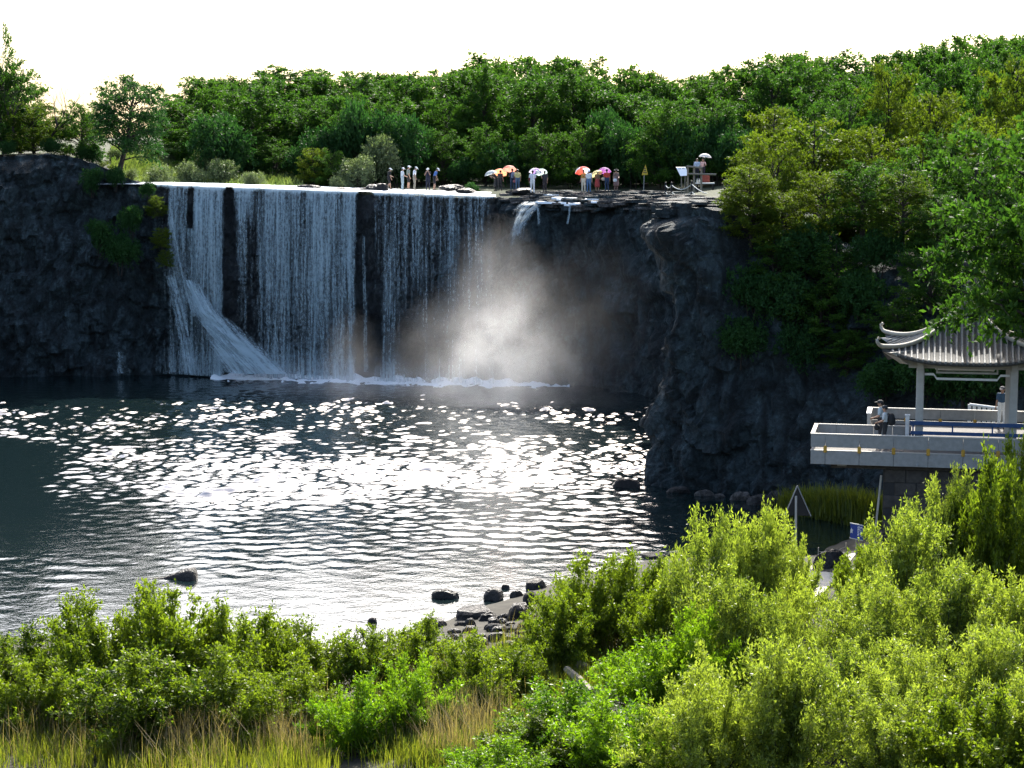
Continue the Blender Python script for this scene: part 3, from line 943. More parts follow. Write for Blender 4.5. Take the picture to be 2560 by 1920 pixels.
def proto_grown_shrub(key, seed, H, n, twigs, tw, per, L, Wd, mat, cone=1.05, **kw):
    rng = np.random.default_rng(seed)
    br = []
    for k in range(n):
        th = cone * rng.random() ** 0.7
        a = k * 2.399 + rng.normal() * 0.4
        l = H * rng.uniform(0.72, 1.08) * (1 - 0.12 * th)
        d = (math.sin(th) * math.cos(a), math.sin(th) * math.sin(a), math.cos(th) + 0.18)
        br.append((branch_path((0.22 * math.cos(a) * rng.random(), 0.22 * math.sin(a) * rng.random(), -0.1), d, l, rng, 0.30 * th), 0.028))
    grown(key, seed + 1, br, twigs, tw, per, L, Wd, mat, **kw)

for k in range(5):   # forest trees, of different build
    proto_grown_tree(f'forest{k}', 100 + 9 * k, (10, 11, 9, 10, 12)[k], (3.6, 3.0, 4.0, 3.3, 3.2)[k], 62, 9.5, 1.0, 11, 0.27, 0.5, M['forest'], flat=0.35, droop=0.35, wide=(0.42, 0.5, 0.55, 0.45, 0.4)[k], hmin=0.10, t0=0.25)
for k in range(2):
    proto_grown_tree(f'yellow{k}', 200 + k, 8, 3.3, 60, 9.5, 0.85, 11, 0.20, 0.5, M['forest2'], flat=0.35, droop=0.3, t0=0.25, hmin=0.12)
for k in range(2):
    proto_grown_tree(f'fine{k}', 220 + k, 8, 3.3, 60, 9.5, 0.85, 11, 0.20, 0.5, M['forest'], flat=0.32, droop=0.4, t0=0.25, hmin=0.12)
for k in range(2):   # near tree with layered sprays
    proto_grown_tree(f'near{k}', 240 + k, 7, 3.0, 70, 15.0, 0.6, 13, 0.135, 0.5, M['forest'], flat=0.3, droop=0.5, t0=0.2, hmin=0.60, wide=0.80, lift=0.10)
proto_grown_tree('airy', 260, 8, 2.2, 30, 6, 0.7, 10, 0.22, 0.45, M['forest'], th=0.05, trunk_r=0.12, droop=0.3, hmin=0.3)
proto_grown_tree('lone', 272, 7.6, 3.0, 60, 9.0, 0.95, 11, 0.23, 0.42, M['deep'], trunk_r=0.2, flat=0.3, droop=0.6, hmin=0.34, wide=0.55, t0=0.2, sag=0.5, lift=0.16)
for k in range(3):   # shrubs on the near bank
    proto_grown_shrub(f'shrub{k}', 300 + 5 * k, 3.0, 46, 22, 0.55, 13, 0.105, 0.50, M['shrub'], t0=0.22, flat=0.8, upw=0.25, droop=0.05, up=0.35)
for k in range(3):
    proto_grown_shrub(f'willow{k}', 320 + 5 * k, 3.2, 50, 22, 0.58, 14, 0.105, 0.34, M['willow'], t0=0.22, flat=0.8, upw=0.2, droop=0.12, up=0.35)
for k in range(2):
    proto_grown_shrub(f'bright{k}', 340 + 5 * k, 2.4, 42, 24, 0.48, 13, 0.10, 0.42, M['bright'], t0=0.2, flat=0.8, upw=0.3, droop=0.03, up=0.35)
for k in range(2):   # silvery shrubs on the meadow above the falls
    proto_tree(f'silver{k}', 360 + k, 3.0, 1.5, 16, (0.5, 0.9), 700, 12, 0.45, 0.17, 0.4, M['silver'], trunk=0.04, zc=0.5, rz=0.34, flat=0.85, droop=0.05, stems=4, spread=0.6, upw=0.5, tt=0.5)
for k in range(2):   # dark understorey and cliff bushes
    proto_tree(f'deep{k}', 380 + k, 3.0, 1.6, 16, (0.5, 0.9), 900, 12, 0.45, 0.17, 0.5, M['deep'], trunk=0.05, zc=0.5, rz=0.36, flat=0.85, droop=0.3, stems=3, spread=0.5, upw=0.2, tt=0.5)

_rs = random.Random(7)
ORD = ['first', 'second', 'third', 'fourth', 'fifth', 'sixth', 'seventh', 'eighth', 'ninth', 'tenth', 'eleventh', 'twelfth', 'thirteenth', 'fourteenth',
       'fifteenth', 'sixteenth', 'seventeenth', 'eighteenth', 'nineteenth', 'twentieth', 'twenty-first', 'twenty-second', 'twenty-third', 'twenty-fourth', 'twenty-fifth', 'twenty-sixth', 'twenty-seventh', 'twenty-eighth', 'twenty-ninth', 'thirtieth']

def plant(name, key, loc, h, w, label, cat, group=None, rz=None, parts=('crown', 'trunk'), tilt=None, mat=None):
    """h: height in m, w: crown width in m"""
    crown, tr, zmax, rad = PROTO[key]
    o = empty(name, loc, _rs.uniform(0, 6.28) if rz is None else rz)
    if tilt: o.rotation_euler = (tilt[0], tilt[1], o.rotation_euler.z)
    o.scale = (w / (2 * rad), w / (2 * rad), h / zmax)
    link(parts[0], crown, o); link(parts[1], tr, o)
    tag(o, label, cat, group)
    return o

def plant_px(name, key, px, top, Y, wpx, label, cat, group=None, zf=plateau_z, z=None, **kw):
    X = xat(px, Y)
    g = zf(X, Y) if z is None else z
    zt = zat(top, Y)
    h = max(1.0, zt - g)
    w = wpx * Y / FPX
    w = min(w, h * 1.35)
    return plant(name, key, (X, Y, g - 0.1), h, w, label, cat, group, **kw)

# far forest behind the river: skyline first, then the rows in front of it
SKY = [(440, 290), (470, 225), (530, 188), (600, 178), (670, 182), (740, 176), (815, 196), (890, 172), (960, 190), (1020, 180), (1085, 196), (1150, 168), (1215, 140),
       (1290, 134), (1365, 132), (1440, 150), (1520, 165), (1600, 166), (1680, 185), (1760, 172), (1840, 168), (1920, 140), (2000, 128), (2080, 130), (2170, 118), (2260, 122), (2340, 108), (2420, 88), (2500, 82), (2570, 76)]
for i, (px, ty) in enumerate(SKY):
    Y = 188 + _rs.uniform(-6, 8) - (px - 1280) * 0.02
    plant_px('forest_tree', f'forest{(i * 3 + i // 4) % 5}', px, ty + _rs.uniform(-6, 22), Y, _rs.uniform(190, 320), f'forest tree on the skyline, {ORD[i]} from the lone tree going right', 'tree', 'trees of the far forest')
for r, (off, Yr, n, nm) in enumerate(((26, 178, 20, 'middle row'), (48, 168, 22, 'front row'))):
    for i in range(n):
        px = 480 + (2560 - 480) * (i + 0.5 * (r % 2)) / (n - 1) + _rs.uniform(-20, 20)
        if 1600 < px < 1720 and r == 1: px -= 45
        ty = float(np.interp(px, [a for a, b in SKY], [b for a, b in SKY])) + off + _rs.uniform(-22, 50)
        Y = Yr + _rs.uniform(-3, 3) - max(0, px - 1500) * (0.022 if r == 0 else 0.03)
        plant_px('forest_tree', f'forest{(i * 2 + r * 3 + i // 3) % 5}', px, ty, Y, _rs.uniform(170, 240), f'forest tree in the {nm} behind the falls, {ORD[i]} from the left', 'tree', 'trees of the far forest')
# dark understorey at the forest edge, bush row added to block light
for i in range(26):
    px = 560 + i * 50 + _rs.uniform(-15, 15)
    plant_px('understorey_bush', ('deep0', 'fine0', 'deep1', 'fine1', 'deep0')[i % 5], px, _rs.uniform(255, 395), 160.5 + _rs.uniform(-1.5, 2), _rs.uniform(130, 190), f'dark bush in shade at the forest edge, {ORD[i]} from the left', 'bush', 'understorey bushes')
for i, (px, ty, Y, w) in enumerate([(1580, 320, 157, 150), (1650, 310, 155, 160), (1720, 310, 152, 160), (1790, 300, 150, 170), (1850, 330, 147, 160)]):
    plant_px('understorey_bush', f'deep{i % 2}', px, ty, Y, w, f'dark leafy bush behind the signs and railing, {ORD[i]} from the left', 'bush', 'understorey bushes')
# far hazy trees in the gap on the left
for i, (px, ty) in enumerate(((235, 290), (300, 330), (360, 340), (420, 350), (180, 300), (120, 300))):
    plant_px('distant_tree', f'forest{i % 4}', px, ty, 290 + 8 * i, 110, f'pale distant tree in the gap left of the forest, {ORD[i]} of the row', 'tree', 'distant trees in the gap')

# right-hand hill: trees along the cliff top, nearer
HILL = [('fine0', 1660, 250, 153, 200), ('fine1', 1780, 240, 151, 220), ('yellow0', 1930, 270, 118, 230), ('fine0', 2020, 230, 122, 230), ('bright_t', 2210, 160, 116, 190),
        ('fine1', 2120, 235, 114, 220), ('yellow1', 2320, 230, 112, 260), ('fine0', 2440, 190, 116, 260), ('yellow0', 2530, 150, 112, 240), ('fine1', 2380, 300, 106, 260),
        ('yellow1', 2480, 290, 104, 280), ('yellow0', 2030, 300, 104, 330), ('yellow1', 1930, 335, 101, 240), ('yellow0', 2170, 320, 102, 300), ('fine0', 2300, 370, 99, 280),
        ('fine1', 2440, 380, 97, 260), ('yellow1', 2560, 340, 98, 240)]
for i, (key, px, ty, Y, w) in enumerate(HILL):
    k = 'yellow0' if key == 'bright_t' else key
    lab = ('bright green tree standing clear of the hill canopy on the right' if key == 'bright_t' else
           f"{'yellow-green' if k.startswith('y') else 'dark green'} tree on the right-hand cliff top, {ORD[i]} back from the ledge")
    plant_px('hill_tree', k, px, ty, Y, w, lab, 'tree', 'trees on the right-hand cliff top')
# bushes spilling over the right cliff edge and growing on its face
def cliff_right_at(px, py):
    Yb = float(np.interp(px, [1650, 1780, 1900, 2050, 2150, 2300, 2560], [94.2, 92.3, 90.5, 88.2, 86.2, 83, 81]))
    Yt = float(np.interp(px, [1650, 1780, 1900, 2050, 2150, 2300, 2560], [95, 93.5, 94.5, 95, 94.5, 92, 90]))
    z = zat(py, Yb)
    t = min(1, max(0, z / 14))
    Y = Yb + (Yt - Yb) * t
    return P(px, py, Y - 0.3)
SPILL = [(1875, 490, 150, 'yellow0'), (1880, 545, 150, 'yellow1'), (1960, 560, 160, 'yellow0'), (2060, 520, 180, 'yellow1'), (2160, 500, 190, 'fine0'), (2260, 520, 180, 'yellow0'), (2350, 560, 150, 'fine1'),
         (1940, 660, 150, 'fine1'), (2020, 640, 150, 'deep1'), (2090, 690, 170, 'fine1'), (1880, 740, 130, 'deep1'), (1960, 770, 170, 'deep0'), (2060, 800, 180, 'fine1'), (2150, 760, 150, 'deep0'),
         (2200, 640, 120, 'deep1'), (1850, 860, 120, 'deep1'), (2000, 880, 130, 'deep0'), (2120, 880, 120, 'fine1'), (2240, 820, 150, 'fine1'), (2330, 700, 170, 'fine0'), (2210, 960, 120, 'deep1'), (2310, 940, 170, 'deep0'), (2420, 960, 170, 'deep1'), (2520, 930, 170, 'deep0')]
for i, (px, py, w, key) in enumerate(SPILL):
    p = cliff_right_at(px, py)
    s = w * p.y / FPX
    plant('cliff_bush', key, (p.x, p.y + 0.2, p.z - s * 0.45), s * 0.95, s * 1.15, f"{'yellow-green' if key[0] == 'y' else 'dark green'} bush on the right cliff face, {ORD[i]} down from its top edge", 'bush', 'bushes on the right cliff')
# dim green plants on the left cliff; yellow leaves paint sunlight along its edge
for i, (px, py, w) in enumerate(((250, 600, 90), (300, 640, 100), (330, 560, 80), (390, 520, 60), (405, 600, 60), (415, 650, 50), (230, 460, 70), (290, 450, 60), (372, 480, 45))):
    p = P(px, py, 144.6 - 0.012 * max(0, py - 450))
    s = w * p.y / FPX
    plant('cliff_bush', f'deep{i % 2}' if px < 380 else 'yellow0', (p.x, p.y, p.z - s * 0.4), s * 0.9, s, f'small clinging bush on the left cliff, {ORD[i]} of the patch', 'bush', 'bushes on the left cliff')

# left cliff top
lone = plant_px('lone_tree', 'lone', 300, 190, 147.5, 215, 'lone round-crowned tree leaning on two trunks beside the waterfall', 'tree', z=zat(440, 147.5), tilt=(0, R(14)), rz=0.0)
LEFT = [('fine0', 20, 150, 152, 230), ('yellow0', 95, 255, 150, 190), ('fine1', 210, 255, 150, 150), ('fine0', -60, 160, 156, 240), ('fine1', 60, 180, 158, 190), ('deep0', 230, 360, 149, 110), ('deep1', 140, 345, 148, 130), ('deep0', 30, 350, 148, 160), ('yellow1', 265, 400, 149, 70)]
for i, (key, px, ty, Y, w) in enumerate(LEFT):
    plant_px('cliff_top_tree' if key[0] != 'd' else 'cliff_top_bush', key, px, ty, Y, w, f"{'leafy tree' if key[0] != 'd' else 'dark bush'} on the left cliff top, {ORD[i]} of the clump", 'tree' if key[0] != 'd' else 'bush', 'clump on the left cliff top')
plant_px('tall_thin_tree', 'airy', 18, 62, 151, 110, 'tall thin airy tree at the far left edge', 'tree')

def bare_tree(px, base_py, Y, H, label, seed, name='bare_tree'):
    rng = random.Random(seed)
    mb = MB()
    def grow(p, d, l, r, depth):
        pts, rr = [p], [r]
        for k in range(3):
            d = (d + Vector((rng.uniform(-.22, .22), rng.uniform(-.22, .22), 0.10))).normalized()
            p = p + d * l / 3; pts.append(p); rr.append(r * (1 - 0.22 * (k + 1)))
        mb.tube(pts, rr, 5 if depth else 7, cap=False)
        if depth < 5 and r > 0.006:
            for s in range(2 if depth else 3):
                a = rng.uniform(0, 6.28)
                nd = (d + Vector((math.cos(a), math.sin(a) * .6, rng.uniform(-0.1, .5))) * rng.uniform(.4, .75)).normalized()
                grow(pts[-1] if s else pts[-2], nd, l * rng.uniform(.6, .82), r * 0.5, depth + 1)
    b = P(px, base_py, Y)
    o = empty(name, b)
    grow(Vector((0, 0, -0.3)), Vector((0.22, 0, 1)).normalized(), H * 0.42, 0.17, 0)
    mb.build('trunk', M['bark'], o)
    return tag(o, label, 'tree')
bare_tree(118, 370, 148.5, 5.2, 'bare dead tree with fanned twigs on the left cliff top', 5)
bare_tree(30, 360, 149, 4.6, 'dark leaning bare trunk among the leaves at the far left', 9)

# meadow shrubs above the left end of the lip
MEADOW = [(300, 372, 158, 150, 'silver0'), (360, 385, 166, 170, 'silver1'), (430, 372, 172, 170, 'silver0'), (520, 372, 160, 130, 'silver1'), (560, 400, 155, 90, 'silver0'), (480, 405, 154, 100, 'silver1'),
          (410, 415, 152, 100, 'silver0'), (330, 420, 151, 90, 'silver1'), (640, 430, 153, 90, 'silver0'), (790, 368, 156, 100, 'yellow1'), (830, 372, 155.5, 110, 'forest2x'), (895, 390, 154, 130, 'silver1'), (950, 345, 157, 130, 'silver0'), (850, 440, 152.5, 60, 'silver1'), (1180, 455, 152, 60, 'deep1')]
for i, (px, ty, Y, w, key) in enumerate(MEADOW):
    key = 'fine1' if key == 'forest2x' else key
    plant_px('meadow_shrub', key, px, ty, Y, w, f'pale leafy shrub behind the river lip, {ORD[i]} of the meadow clump from the left', 'shrub', 'shrubs on the meadow above the falls')

# foreground shrubs, left to right (pixel of the foot, pixel row of the top, width)
FORE = [('shrub0', 40, 1770, 1570, 330, 'shrub'), ('shrub1', 230, 1780, 1485, 370, 'shrub'), ('shrub2', 420, 1760, 1462, 360, 'shrub'), ('shrub0', 600, 1770, 1505, 350, 'shrub'),
        ('shrub1', 770, 1760, 1545, 320, 'shrub'), ('shrub2', 120, 1840, 1640, 360, 'shrub'), ('shrub0', 350, 1860, 1620, 420, 'shrub'), ('shrub1', 570, 1850, 1620, 380, 'shrub'), ('shrub2', 930, 1750, 1570, 260, 'shrub'), ('shrub1', 740, 1830, 1660, 260, 'shrub'),
        ('bright0', 890, 1890, 1685, 270, 'bright'), ('shrub0', 1060, 1720, 1545, 260, 'shrub'), ('shrub1', 1180, 1790, 1580, 300, 'shrub'), ('bright1', 1050, 1840, 1640, 260, 'bright'), ('shrub2', 1290, 1760, 1600, 220, 'shrub'),
        ('shrub1', 1450, 1640, 1395, 300, 'shrub'), ('shrub2', 1570, 1620, 1375, 280, 'shrub'), ('shrub0', 1390, 1680, 1490, 220, 'shrub'), ('shrub1', 1650, 1680, 1440, 260, 'shrub'),
        ('willow0', 1770, 1660, 1280, 320, 'willow'), ('willow1', 1900, 1640, 1275, 300, 'willow'), ('willow2', 1985, 1570, 1345, 160, 'willow'), ('willow2', 1840, 1740, 1420, 330, 'willow'), ('bright0', 1620, 1790, 1585, 330, 'bright'),
        ('bright1', 1750, 1770, 1520, 260, 'bright'), ('willow0', 1960, 1760, 1490, 250, 'willow'), ('shrub2', 2150, 1590, 1360, 190, 'shrub'), ('willow1', 2250, 1640, 1270, 340, 'willow'), ('willow2', 2370, 1560, 1190, 300, 'willow'),
        ('shrub0', 2480, 1560, 1140, 280, 'shrub'), ('shrub2', 2560, 1500, 1085, 220, 'shrub'), ('willow0', 2190, 1730, 1430, 360, 'willow'), ('willow1', 2380, 1720, 1400, 360, 'willow'), ('willow2', 2540, 1740, 1430, 320, 'willow'),
        ('bright0', 1440, 1890, 1700, 400, 'bright'), ('shrub1', 1330, 1920, 1770, 330, 'shrub'), ('bright1', 1570, 1960, 1730, 380, 'bright'), ('willow0', 1760, 1990, 1640, 420, 'willow'), ('willow1', 1960, 1980, 1590, 440, 'willow'),
        ('willow2', 2110, 1880, 1590, 330, 'willow'), ('willow0', 2290, 1900, 1590, 400, 'willow'), ('willow1', 2470, 1890, 1560, 400, 'willow'), ('willow2', 2230, 2020, 1720, 420, 'willow'), ('shrub0', 2440, 2040, 1720, 420, 'shrub'), ('willow1', 2570, 2000, 1690, 360, 'willow'), ('bright0', 1240, 1990, 1830, 320, 'bright')]
KIND = {'shrub': 'dark green broad-leaved shrub', 'willow': 'pale glinting willow shrub', 'bright': 'bright yellow-green shrub'}
_cnt = {}
for key, px, by, ty, w, kd in FORE:
    g = on_ground(px, by)
    zt = zat(ty, g.y + 0.3)
    _cnt[kd] = _cnt.get(kd, 0)
    n_ = ORD[_cnt[kd]] if _cnt[kd] < len(ORD) else str(_cnt[kd])
    where = 'left bank' if px < 1000 else ('bank by the stones' if px < 1700 else 'right bank')
    plant('bank_shrub', key, (g.x, g.y, g.z - 0.05), max(0.8, (zt - g.z) * 1.0), w * g.y / FPX * 0.98, f'{KIND[kd]} on the {where}, {n_} of its kind from left', 'shrub', 'shrubs on the near bank')
    _cnt[kd] += 1

# big near tree beside the pavilion
plant('pavilion_tree', 'near0', (20.6, 69.0, 2.6), 14.5, 11.2, 'big layered green tree overhanging the pavilion roof', 'tree', rz=1.0)
plant('pavilion_tree', 'near1', (23.6, 75.5, 2.6), 14.5, 8.5, 'taller green tree at the right edge behind the pavilion', 'tree', rz=2.0)

# grass
def grass(name, spots, n, h, wd, mat, label, zf, seed, lean=0.35):
    rng = np.random.default_rng(seed)
    pts = []
    while len(pts) < n:
        px, py, rx, ry = spots[rng.integers(len(spots))]
        a, b = px + rng.normal() * rx, py + rng.normal() * ry
        d = ray(a, b)
        if zf is ground_z:
            t = (2.0 - EYE) / d.z
            for _ in range(4):
                q = Vector((0, 0, EYE)) + d * t
                t = (ground_z(q.x, q.y) - EYE) / d.z
            q = Vector((0, 0, EYE)) + d * t
            c0 = np.array((q.x, q.y, ground_z(q.x, q.y)))
            if not (36 < q.y < 80): continue
        if zf is None:
            q = P(a, b, 84.5 - (a - 2090) * 0.02); c0 = np.array((q.x, q.y, max(-0.1, q.z - 0.3)))
        k = rng.integers(4, 16)
        cc = c0 + np.c_[rng.normal(size=(k, 2)) * 0.16, np.zeros(k)]
        pts.extend(cc)
    b = np.array(pts[:n])
    m = len(b)
    H = h * rng.uniform(0.45, 1.25, (m, 1))
    ang = rng.random(m) * 6.28
    ld = np.c_[np.cos(ang), np.sin(ang), np.zeros(m)] * lean * rng.random((m, 1))
    sd = np.c_[np.cos(ang + 1.3), np.sin(ang + 1.3), np.zeros(m)] * wd * 0.5
    up = np.array([0, 0, 1.0])
    mid = b + up * H * 0.55 + ld * H * 0.4
    tp = b + up * H * 0.97 + ld * H * 1.4
    q1 = np.stack([b - sd, b + sd, mid + sd * 0.8, mid - sd * 0.8], 1)
    q2 = np.stack([mid - sd * 0.8, mid + sd * 0.8, tp + sd * 0.15, tp - sd * 0.15], 1)
    me = np_quads(name, np.concatenate([q1, q2]))
    return tag(link(name, me, None, mat), label, kind='stuff')
GS = [(120, 1870, 130, 45), (330, 1880, 130, 45), (560, 1870, 120, 45), (720, 1890, 60, 40), (1080, 1880, 110, 45), (1180, 1840, 90, 50), (1000, 1800, 60, 30), (1450, 1650, 90, 25), (1400, 1690, 70, 30), (1290, 1690, 80, 30), (60, 1800, 60, 40)]
grass('green_grass', GS, 26000, 0.55, 0.022, M['grass'], 'green grass on the near bank', ground_z, 3)
grass('dry_grass', [(120, 1800, 100, 50), (330, 1820, 120, 60), (500, 1830, 90, 50), (700, 1850, 60, 40), (1120, 1780, 60, 60), (1150, 1840, 90, 40), (1430, 1640, 70, 14), (240, 1780, 90, 40)], 9000, 1.15, 0.016, M['straw'], 'dry straw-coloured grass stalks on the near bank', ground_z, 5, 0.45)
grass('cliff_foot_grass', [(2090, 1265, 45, 10), (2140, 1275, 40, 10), (2050, 1270, 25, 8), (2000, 1268, 25, 8), (2170, 1285, 20, 10)], 8000, 0.9, 0.05, M['grass'], 'shaded green grass at the cliff foot under the platform', None, 12)
def meadow_grass():
    rng = np.random.default_rng(8)
    n = 16000
    px = rng.uniform(285, 760, n); Y = rng.uniform(149, 178, n) ** 1.0
    X = (px - CX) / FPX * Y
    keep = (Y > np.array([lip_y(x) for x in X]) + np.where(X < -14, 4.0, 8.0))
    X, Y = X[keep], Y[keep]
    b = np.stack([X, Y, [plateau_z(x, y) for x, y in zip(X, Y)]], 1)
    m = len(b)
    H = rng.uniform(0.3, 0.9, (m, 1)); ang = rng.random(m) * 6.28
    sd = np.c_[np.cos(ang), np.sin(ang), np.zeros(m)] * 0.09
    ld = rng.normal(size=(m, 3)) * 0.2; ld[:, 2] = 1
    me = np_quads('meadow_grass', np.stack([b - sd, b + sd, b + sd * .3 + ld * H, b - sd * .3 + ld * H], 1))
    M['meadow'] = leaf_mat('meadow_blade', (0.045, 0.085, 0.022), (0.120, 0.150, 0.050), 0.4, 0.5, 0.3, 1.5, 0.95)
    tag(link('meadow_grass', me, None, M['meadow']), 'sunlit green grass on the meadow above the falls', kind='stuff')
meadow_grass()

# ------------------------------------------------------------------ rocks
def rock_mesh(seed, sub=3, rough=0.28, cuts=7):
    rng = random.Random(seed)
    bm = bmesh.new()
    bmesh.ops.create_icosphere(bm, subdivisions=sub, radius=1.0)
    pl = []
    for _ in range(cuts):
        d = Vector((rng.gauss(0, 1), rng.gauss(0, 1), rng.gauss(0, 0.8))).normalized()
        pl.append((d, rng.uniform(0.55, 0.9)))
    for v in bm.verts:
        for d, k in pl:
            e = v.co.dot(d) - k
            if e > 0: v.co -= d * e * 0.9
        v.co *= 1 + rough * 0.5 * noise.noise(v.co * 1.3 + Vector((seed * 3.1, 0, 0))) + rough * 0.35 * noise.noise(v.co * 4 + Vector((0, seed, 0)))
    me = bpy.data.meshes.new('boulder')
    bm.to_mesh(me); bm.free()
    return me
ROCKS = [rock_mesh(i + 1) for i in range(6)]
ROCKS_D = [m.copy() for m in ROCKS]; ROCKS_L = [m.copy() for m in ROCKS]
for m in ROCKS: m.materials.append(M['boulder'])
for m in ROCKS_D: m.materials.append(M['blackrock'])
for m in ROCKS_L: m.materials.append(M['slab'])

def boulder(i, px, py, w, h, label, dark=1, z=None, Y=None, rz=None, name='boulder', group=None, sink=0.3):
    """py: pixel row of its foot"""
    if Y is None:
        p = on_ground(px, py) if z is None else G(px, py, z)
        if z is None and p.z < 0: p = G(px, py, 0.0)
    else: p = P(px, py, Y)
    s = p.y / FPX
    o = link(name, (ROCKS, ROCKS_D, ROCKS_L)[dark][i % 6])
    ww, hh = w * s / 2, h * s
    o.scale = (ww, max(ww * 0.55, hh * 0.5), hh / (1 + sink) if sink < 1 else hh)
    o.location = (p.x, p.y + ww * 0.3, p.z + o.scale.z * (1 - sink) * 0.0 + 0.02)
    o.rotation_euler = (0, 0, rz if rz is not None else 0.7 * i)
    if rz is None: o.rotation_euler.z = (0.25 * math.sin(i * 2.3))
    return tag(o, label, 'rock', group)

# the smooth dark rock with a low tail, alone in the pool
def tail_rock():
    p = G(455, 1446)
    s = p.y / FPX
    prof = [(-118, 1), (-80, 2), (-48, 4), (-25, 12), (0, 22), (18, 29), (32, 29), (38, 20), (40, 4)]
    pts = []
    for (a, hgt) in prof:
        row = []
        for k in range(9):
            th = math.pi * k / 8
            dep = max(0.12, hgt * s * 0.9)
            row.append((p.x + a * s + 0.03 * nz(a, k, 1), p.y - math.cos(th) * dep, -0.12 + (hgt * s + 0.12) * math.sin(th) ** 0.8))
        pts.append(row)
    pts.append([(p.x + 41 * s, p.y, -0.1)] * 9)
    return link('pool_rock', grid_mesh('pool_rock', np.array(pts), True), None, M['blackrock'])
tag(tail_rock(), 'lone black rock with a long low tail in the white water at left', 'rock')

for k, (px, py, w, h, lab) in enumerate([
    (1113, 1496, 74, 30, 'flat dark rock alone in the pool, left of the stones'),
    (1236, 1500, 58, 36, 'dark sloping rock with bright water behind it'), (1264, 1472, 24, 14, 'tiny dark rock behind the sloping rock'), (1292, 1494, 36, 22, 'small ragged dark rock between the pool stones'),
    (1341, 1472, 70, 42, 'dark boulder at the water edge under the shrubs'), (932, 1558, 30, 16, 'small pointed rock in the white shallows'), (934, 1568, 16, 8, 'pebble-sized rock just below the pointed one'),
    (1084, 1578, 80, 42, 'low dark boulder behind the near shrub tops'), (1010, 1612, 46, 30, 'round dark stone in the shallows near the left bank'), (955, 1622, 56, 22, 'low dark stone at the left bank edge'),
    (1195, 1545, 140, 40, 'long dark slab of rock at the head of the stones'), (1300, 1548, 66, 50, 'grey angular rock beside a bright gap of water'), (1328, 1510, 44, 42, 'grey rounded rock under the shrub branches'),
    (1240, 1580, 60, 24, 'low grey rock in the middle of the stones'), (1278, 1625, 84, 26, 'pale-topped flat rock at the lower end of the stones'), (1335, 1632, 60, 22, 'dark flat stone beside the reeds'),
    (1640, 1395, 90, 16, 'low dark rock at the shore behind the shrubs'), (1690, 1390, 50, 14, 'pale small rock at the shore behind the shrubs')]):
    boulder(k, px, py, w, h, lab, dark=1 if k < 12 else 0, z=0.0 if k < 10 else None, group='stones along the near waterline')
_r2 = random.Random(21)
for k in range(34):
    px, py = _r2.uniform(1255, 1345), _r2.uniform(1552, 1618)
    boulder(k, px, py, _r2.uniform(16, 32), _r2.uniform(7, 14), 'small loose stone in the patch of pebbles by the water', dark=_r2.choice((0, 1, 2)), group='pebbles by the water', name='stone')
for k in range(46):
    px, py = _r2.uniform(1060, 1350), _r2.uniform(1525, 1650)
    if py < 1600 - (px - 1060) * 0.36: continue
    boulder(k, px, py, _r2.uniform(22, 58), _r2.uniform(10, 26), 'dark loose stone on the bank below the pool stones', dark=_r2.choice((0, 1, 1)), group='loose stones on the bank', name='stone')
for k, (px, py, w, h, lab) in enumerate([(1568, 1219, 80, 30, 'black humped rock in the water off the right cliff'), (1762, 1240, 52, 18, 'small pale rock at the foot of the right cliff'), (1800, 1243, 36, 12, 'smallest pale rock at the foot of the right cliff'),
    (1856, 1252, 64, 26, 'pale angular rock at the foot of the right cliff'), (1905, 1262, 80, 34, 'broad cracked rock at the cliff foot'), (1950, 1258, 70, 40, 'tall leaning rock at the cliff foot'), (1985, 1275, 60, 24, 'grey rock at the cliff foot beside the triangular board'),
    (2030, 1250, 90, 60, 'large grey rock at the cliff foot under the platform'), (2165, 1310, 40, 12, 'small pale rock by the slanting pole'), (1700, 1232, 70, 16, 'long low rock shelf at the foot of the headland')]):
    boulder(k + 2, px, py, w, h, lab, dark=1 if k == 0 else 2 if k in (1, 2, 3, 8) else 0, z=0.0, group='rocks at the foot of the right cliff')
boulder(3, 2083, 1420, 100, 56, 'big smooth dark boulder beside the footpath', dark=1)
boulder(2, 2028, 1622, 40, 60, 'black rock showing through a gap in the right-hand shrubs', dark=1)
for k, (px, py, w, h, lab) in enumerate([(1140, 1850, 44, 46, 'dark upright rock in the dry grass'), (1030, 1800, 70, 60, 'dark rock half hidden by the bright shrub'), (340, 1905, 60, 28, 'pale round stone in the grass at lower left'), (215, 1900, 70, 30, 'broad pale stone in the grass at lower left'),
    (1180, 1905, 120, 34, 'flat dark rocks at the bottom edge among the grass'), (1470, 1640, 110, 30, 'dark slab behind the driftwood beam')]):
    boulder(k + 1, px, py, w, h, lab, dark=1 if k in (0, 1, 4, 5) else 2)
# driftwood
def beam(a, b, w, lab):
    pa, pb = on_ground(*a), on_ground(*b)
    pa.z += 0.45; pb.z += 0.12
    mb = MB(); mb.tube([pa, pa.lerp(pb, 0.5) + Vector((0, 0, 0.04)), pb], [w * 0.8, w, w * 1.1], 6)
    tag(mb.build('driftwood', M['wood']), lab, 'log', 'driftwood among the reeds')
beam((1416, 1712), (1478, 1745), 0.13, 'pale weathered beam lying across the reeds')
beam((1448, 1700), (1470, 1692), 0.16, 'short grey log behind the pale beam')
beam((1380, 1640), (1415, 1632), 0.10, 'bent grey stick arching over the reeds')

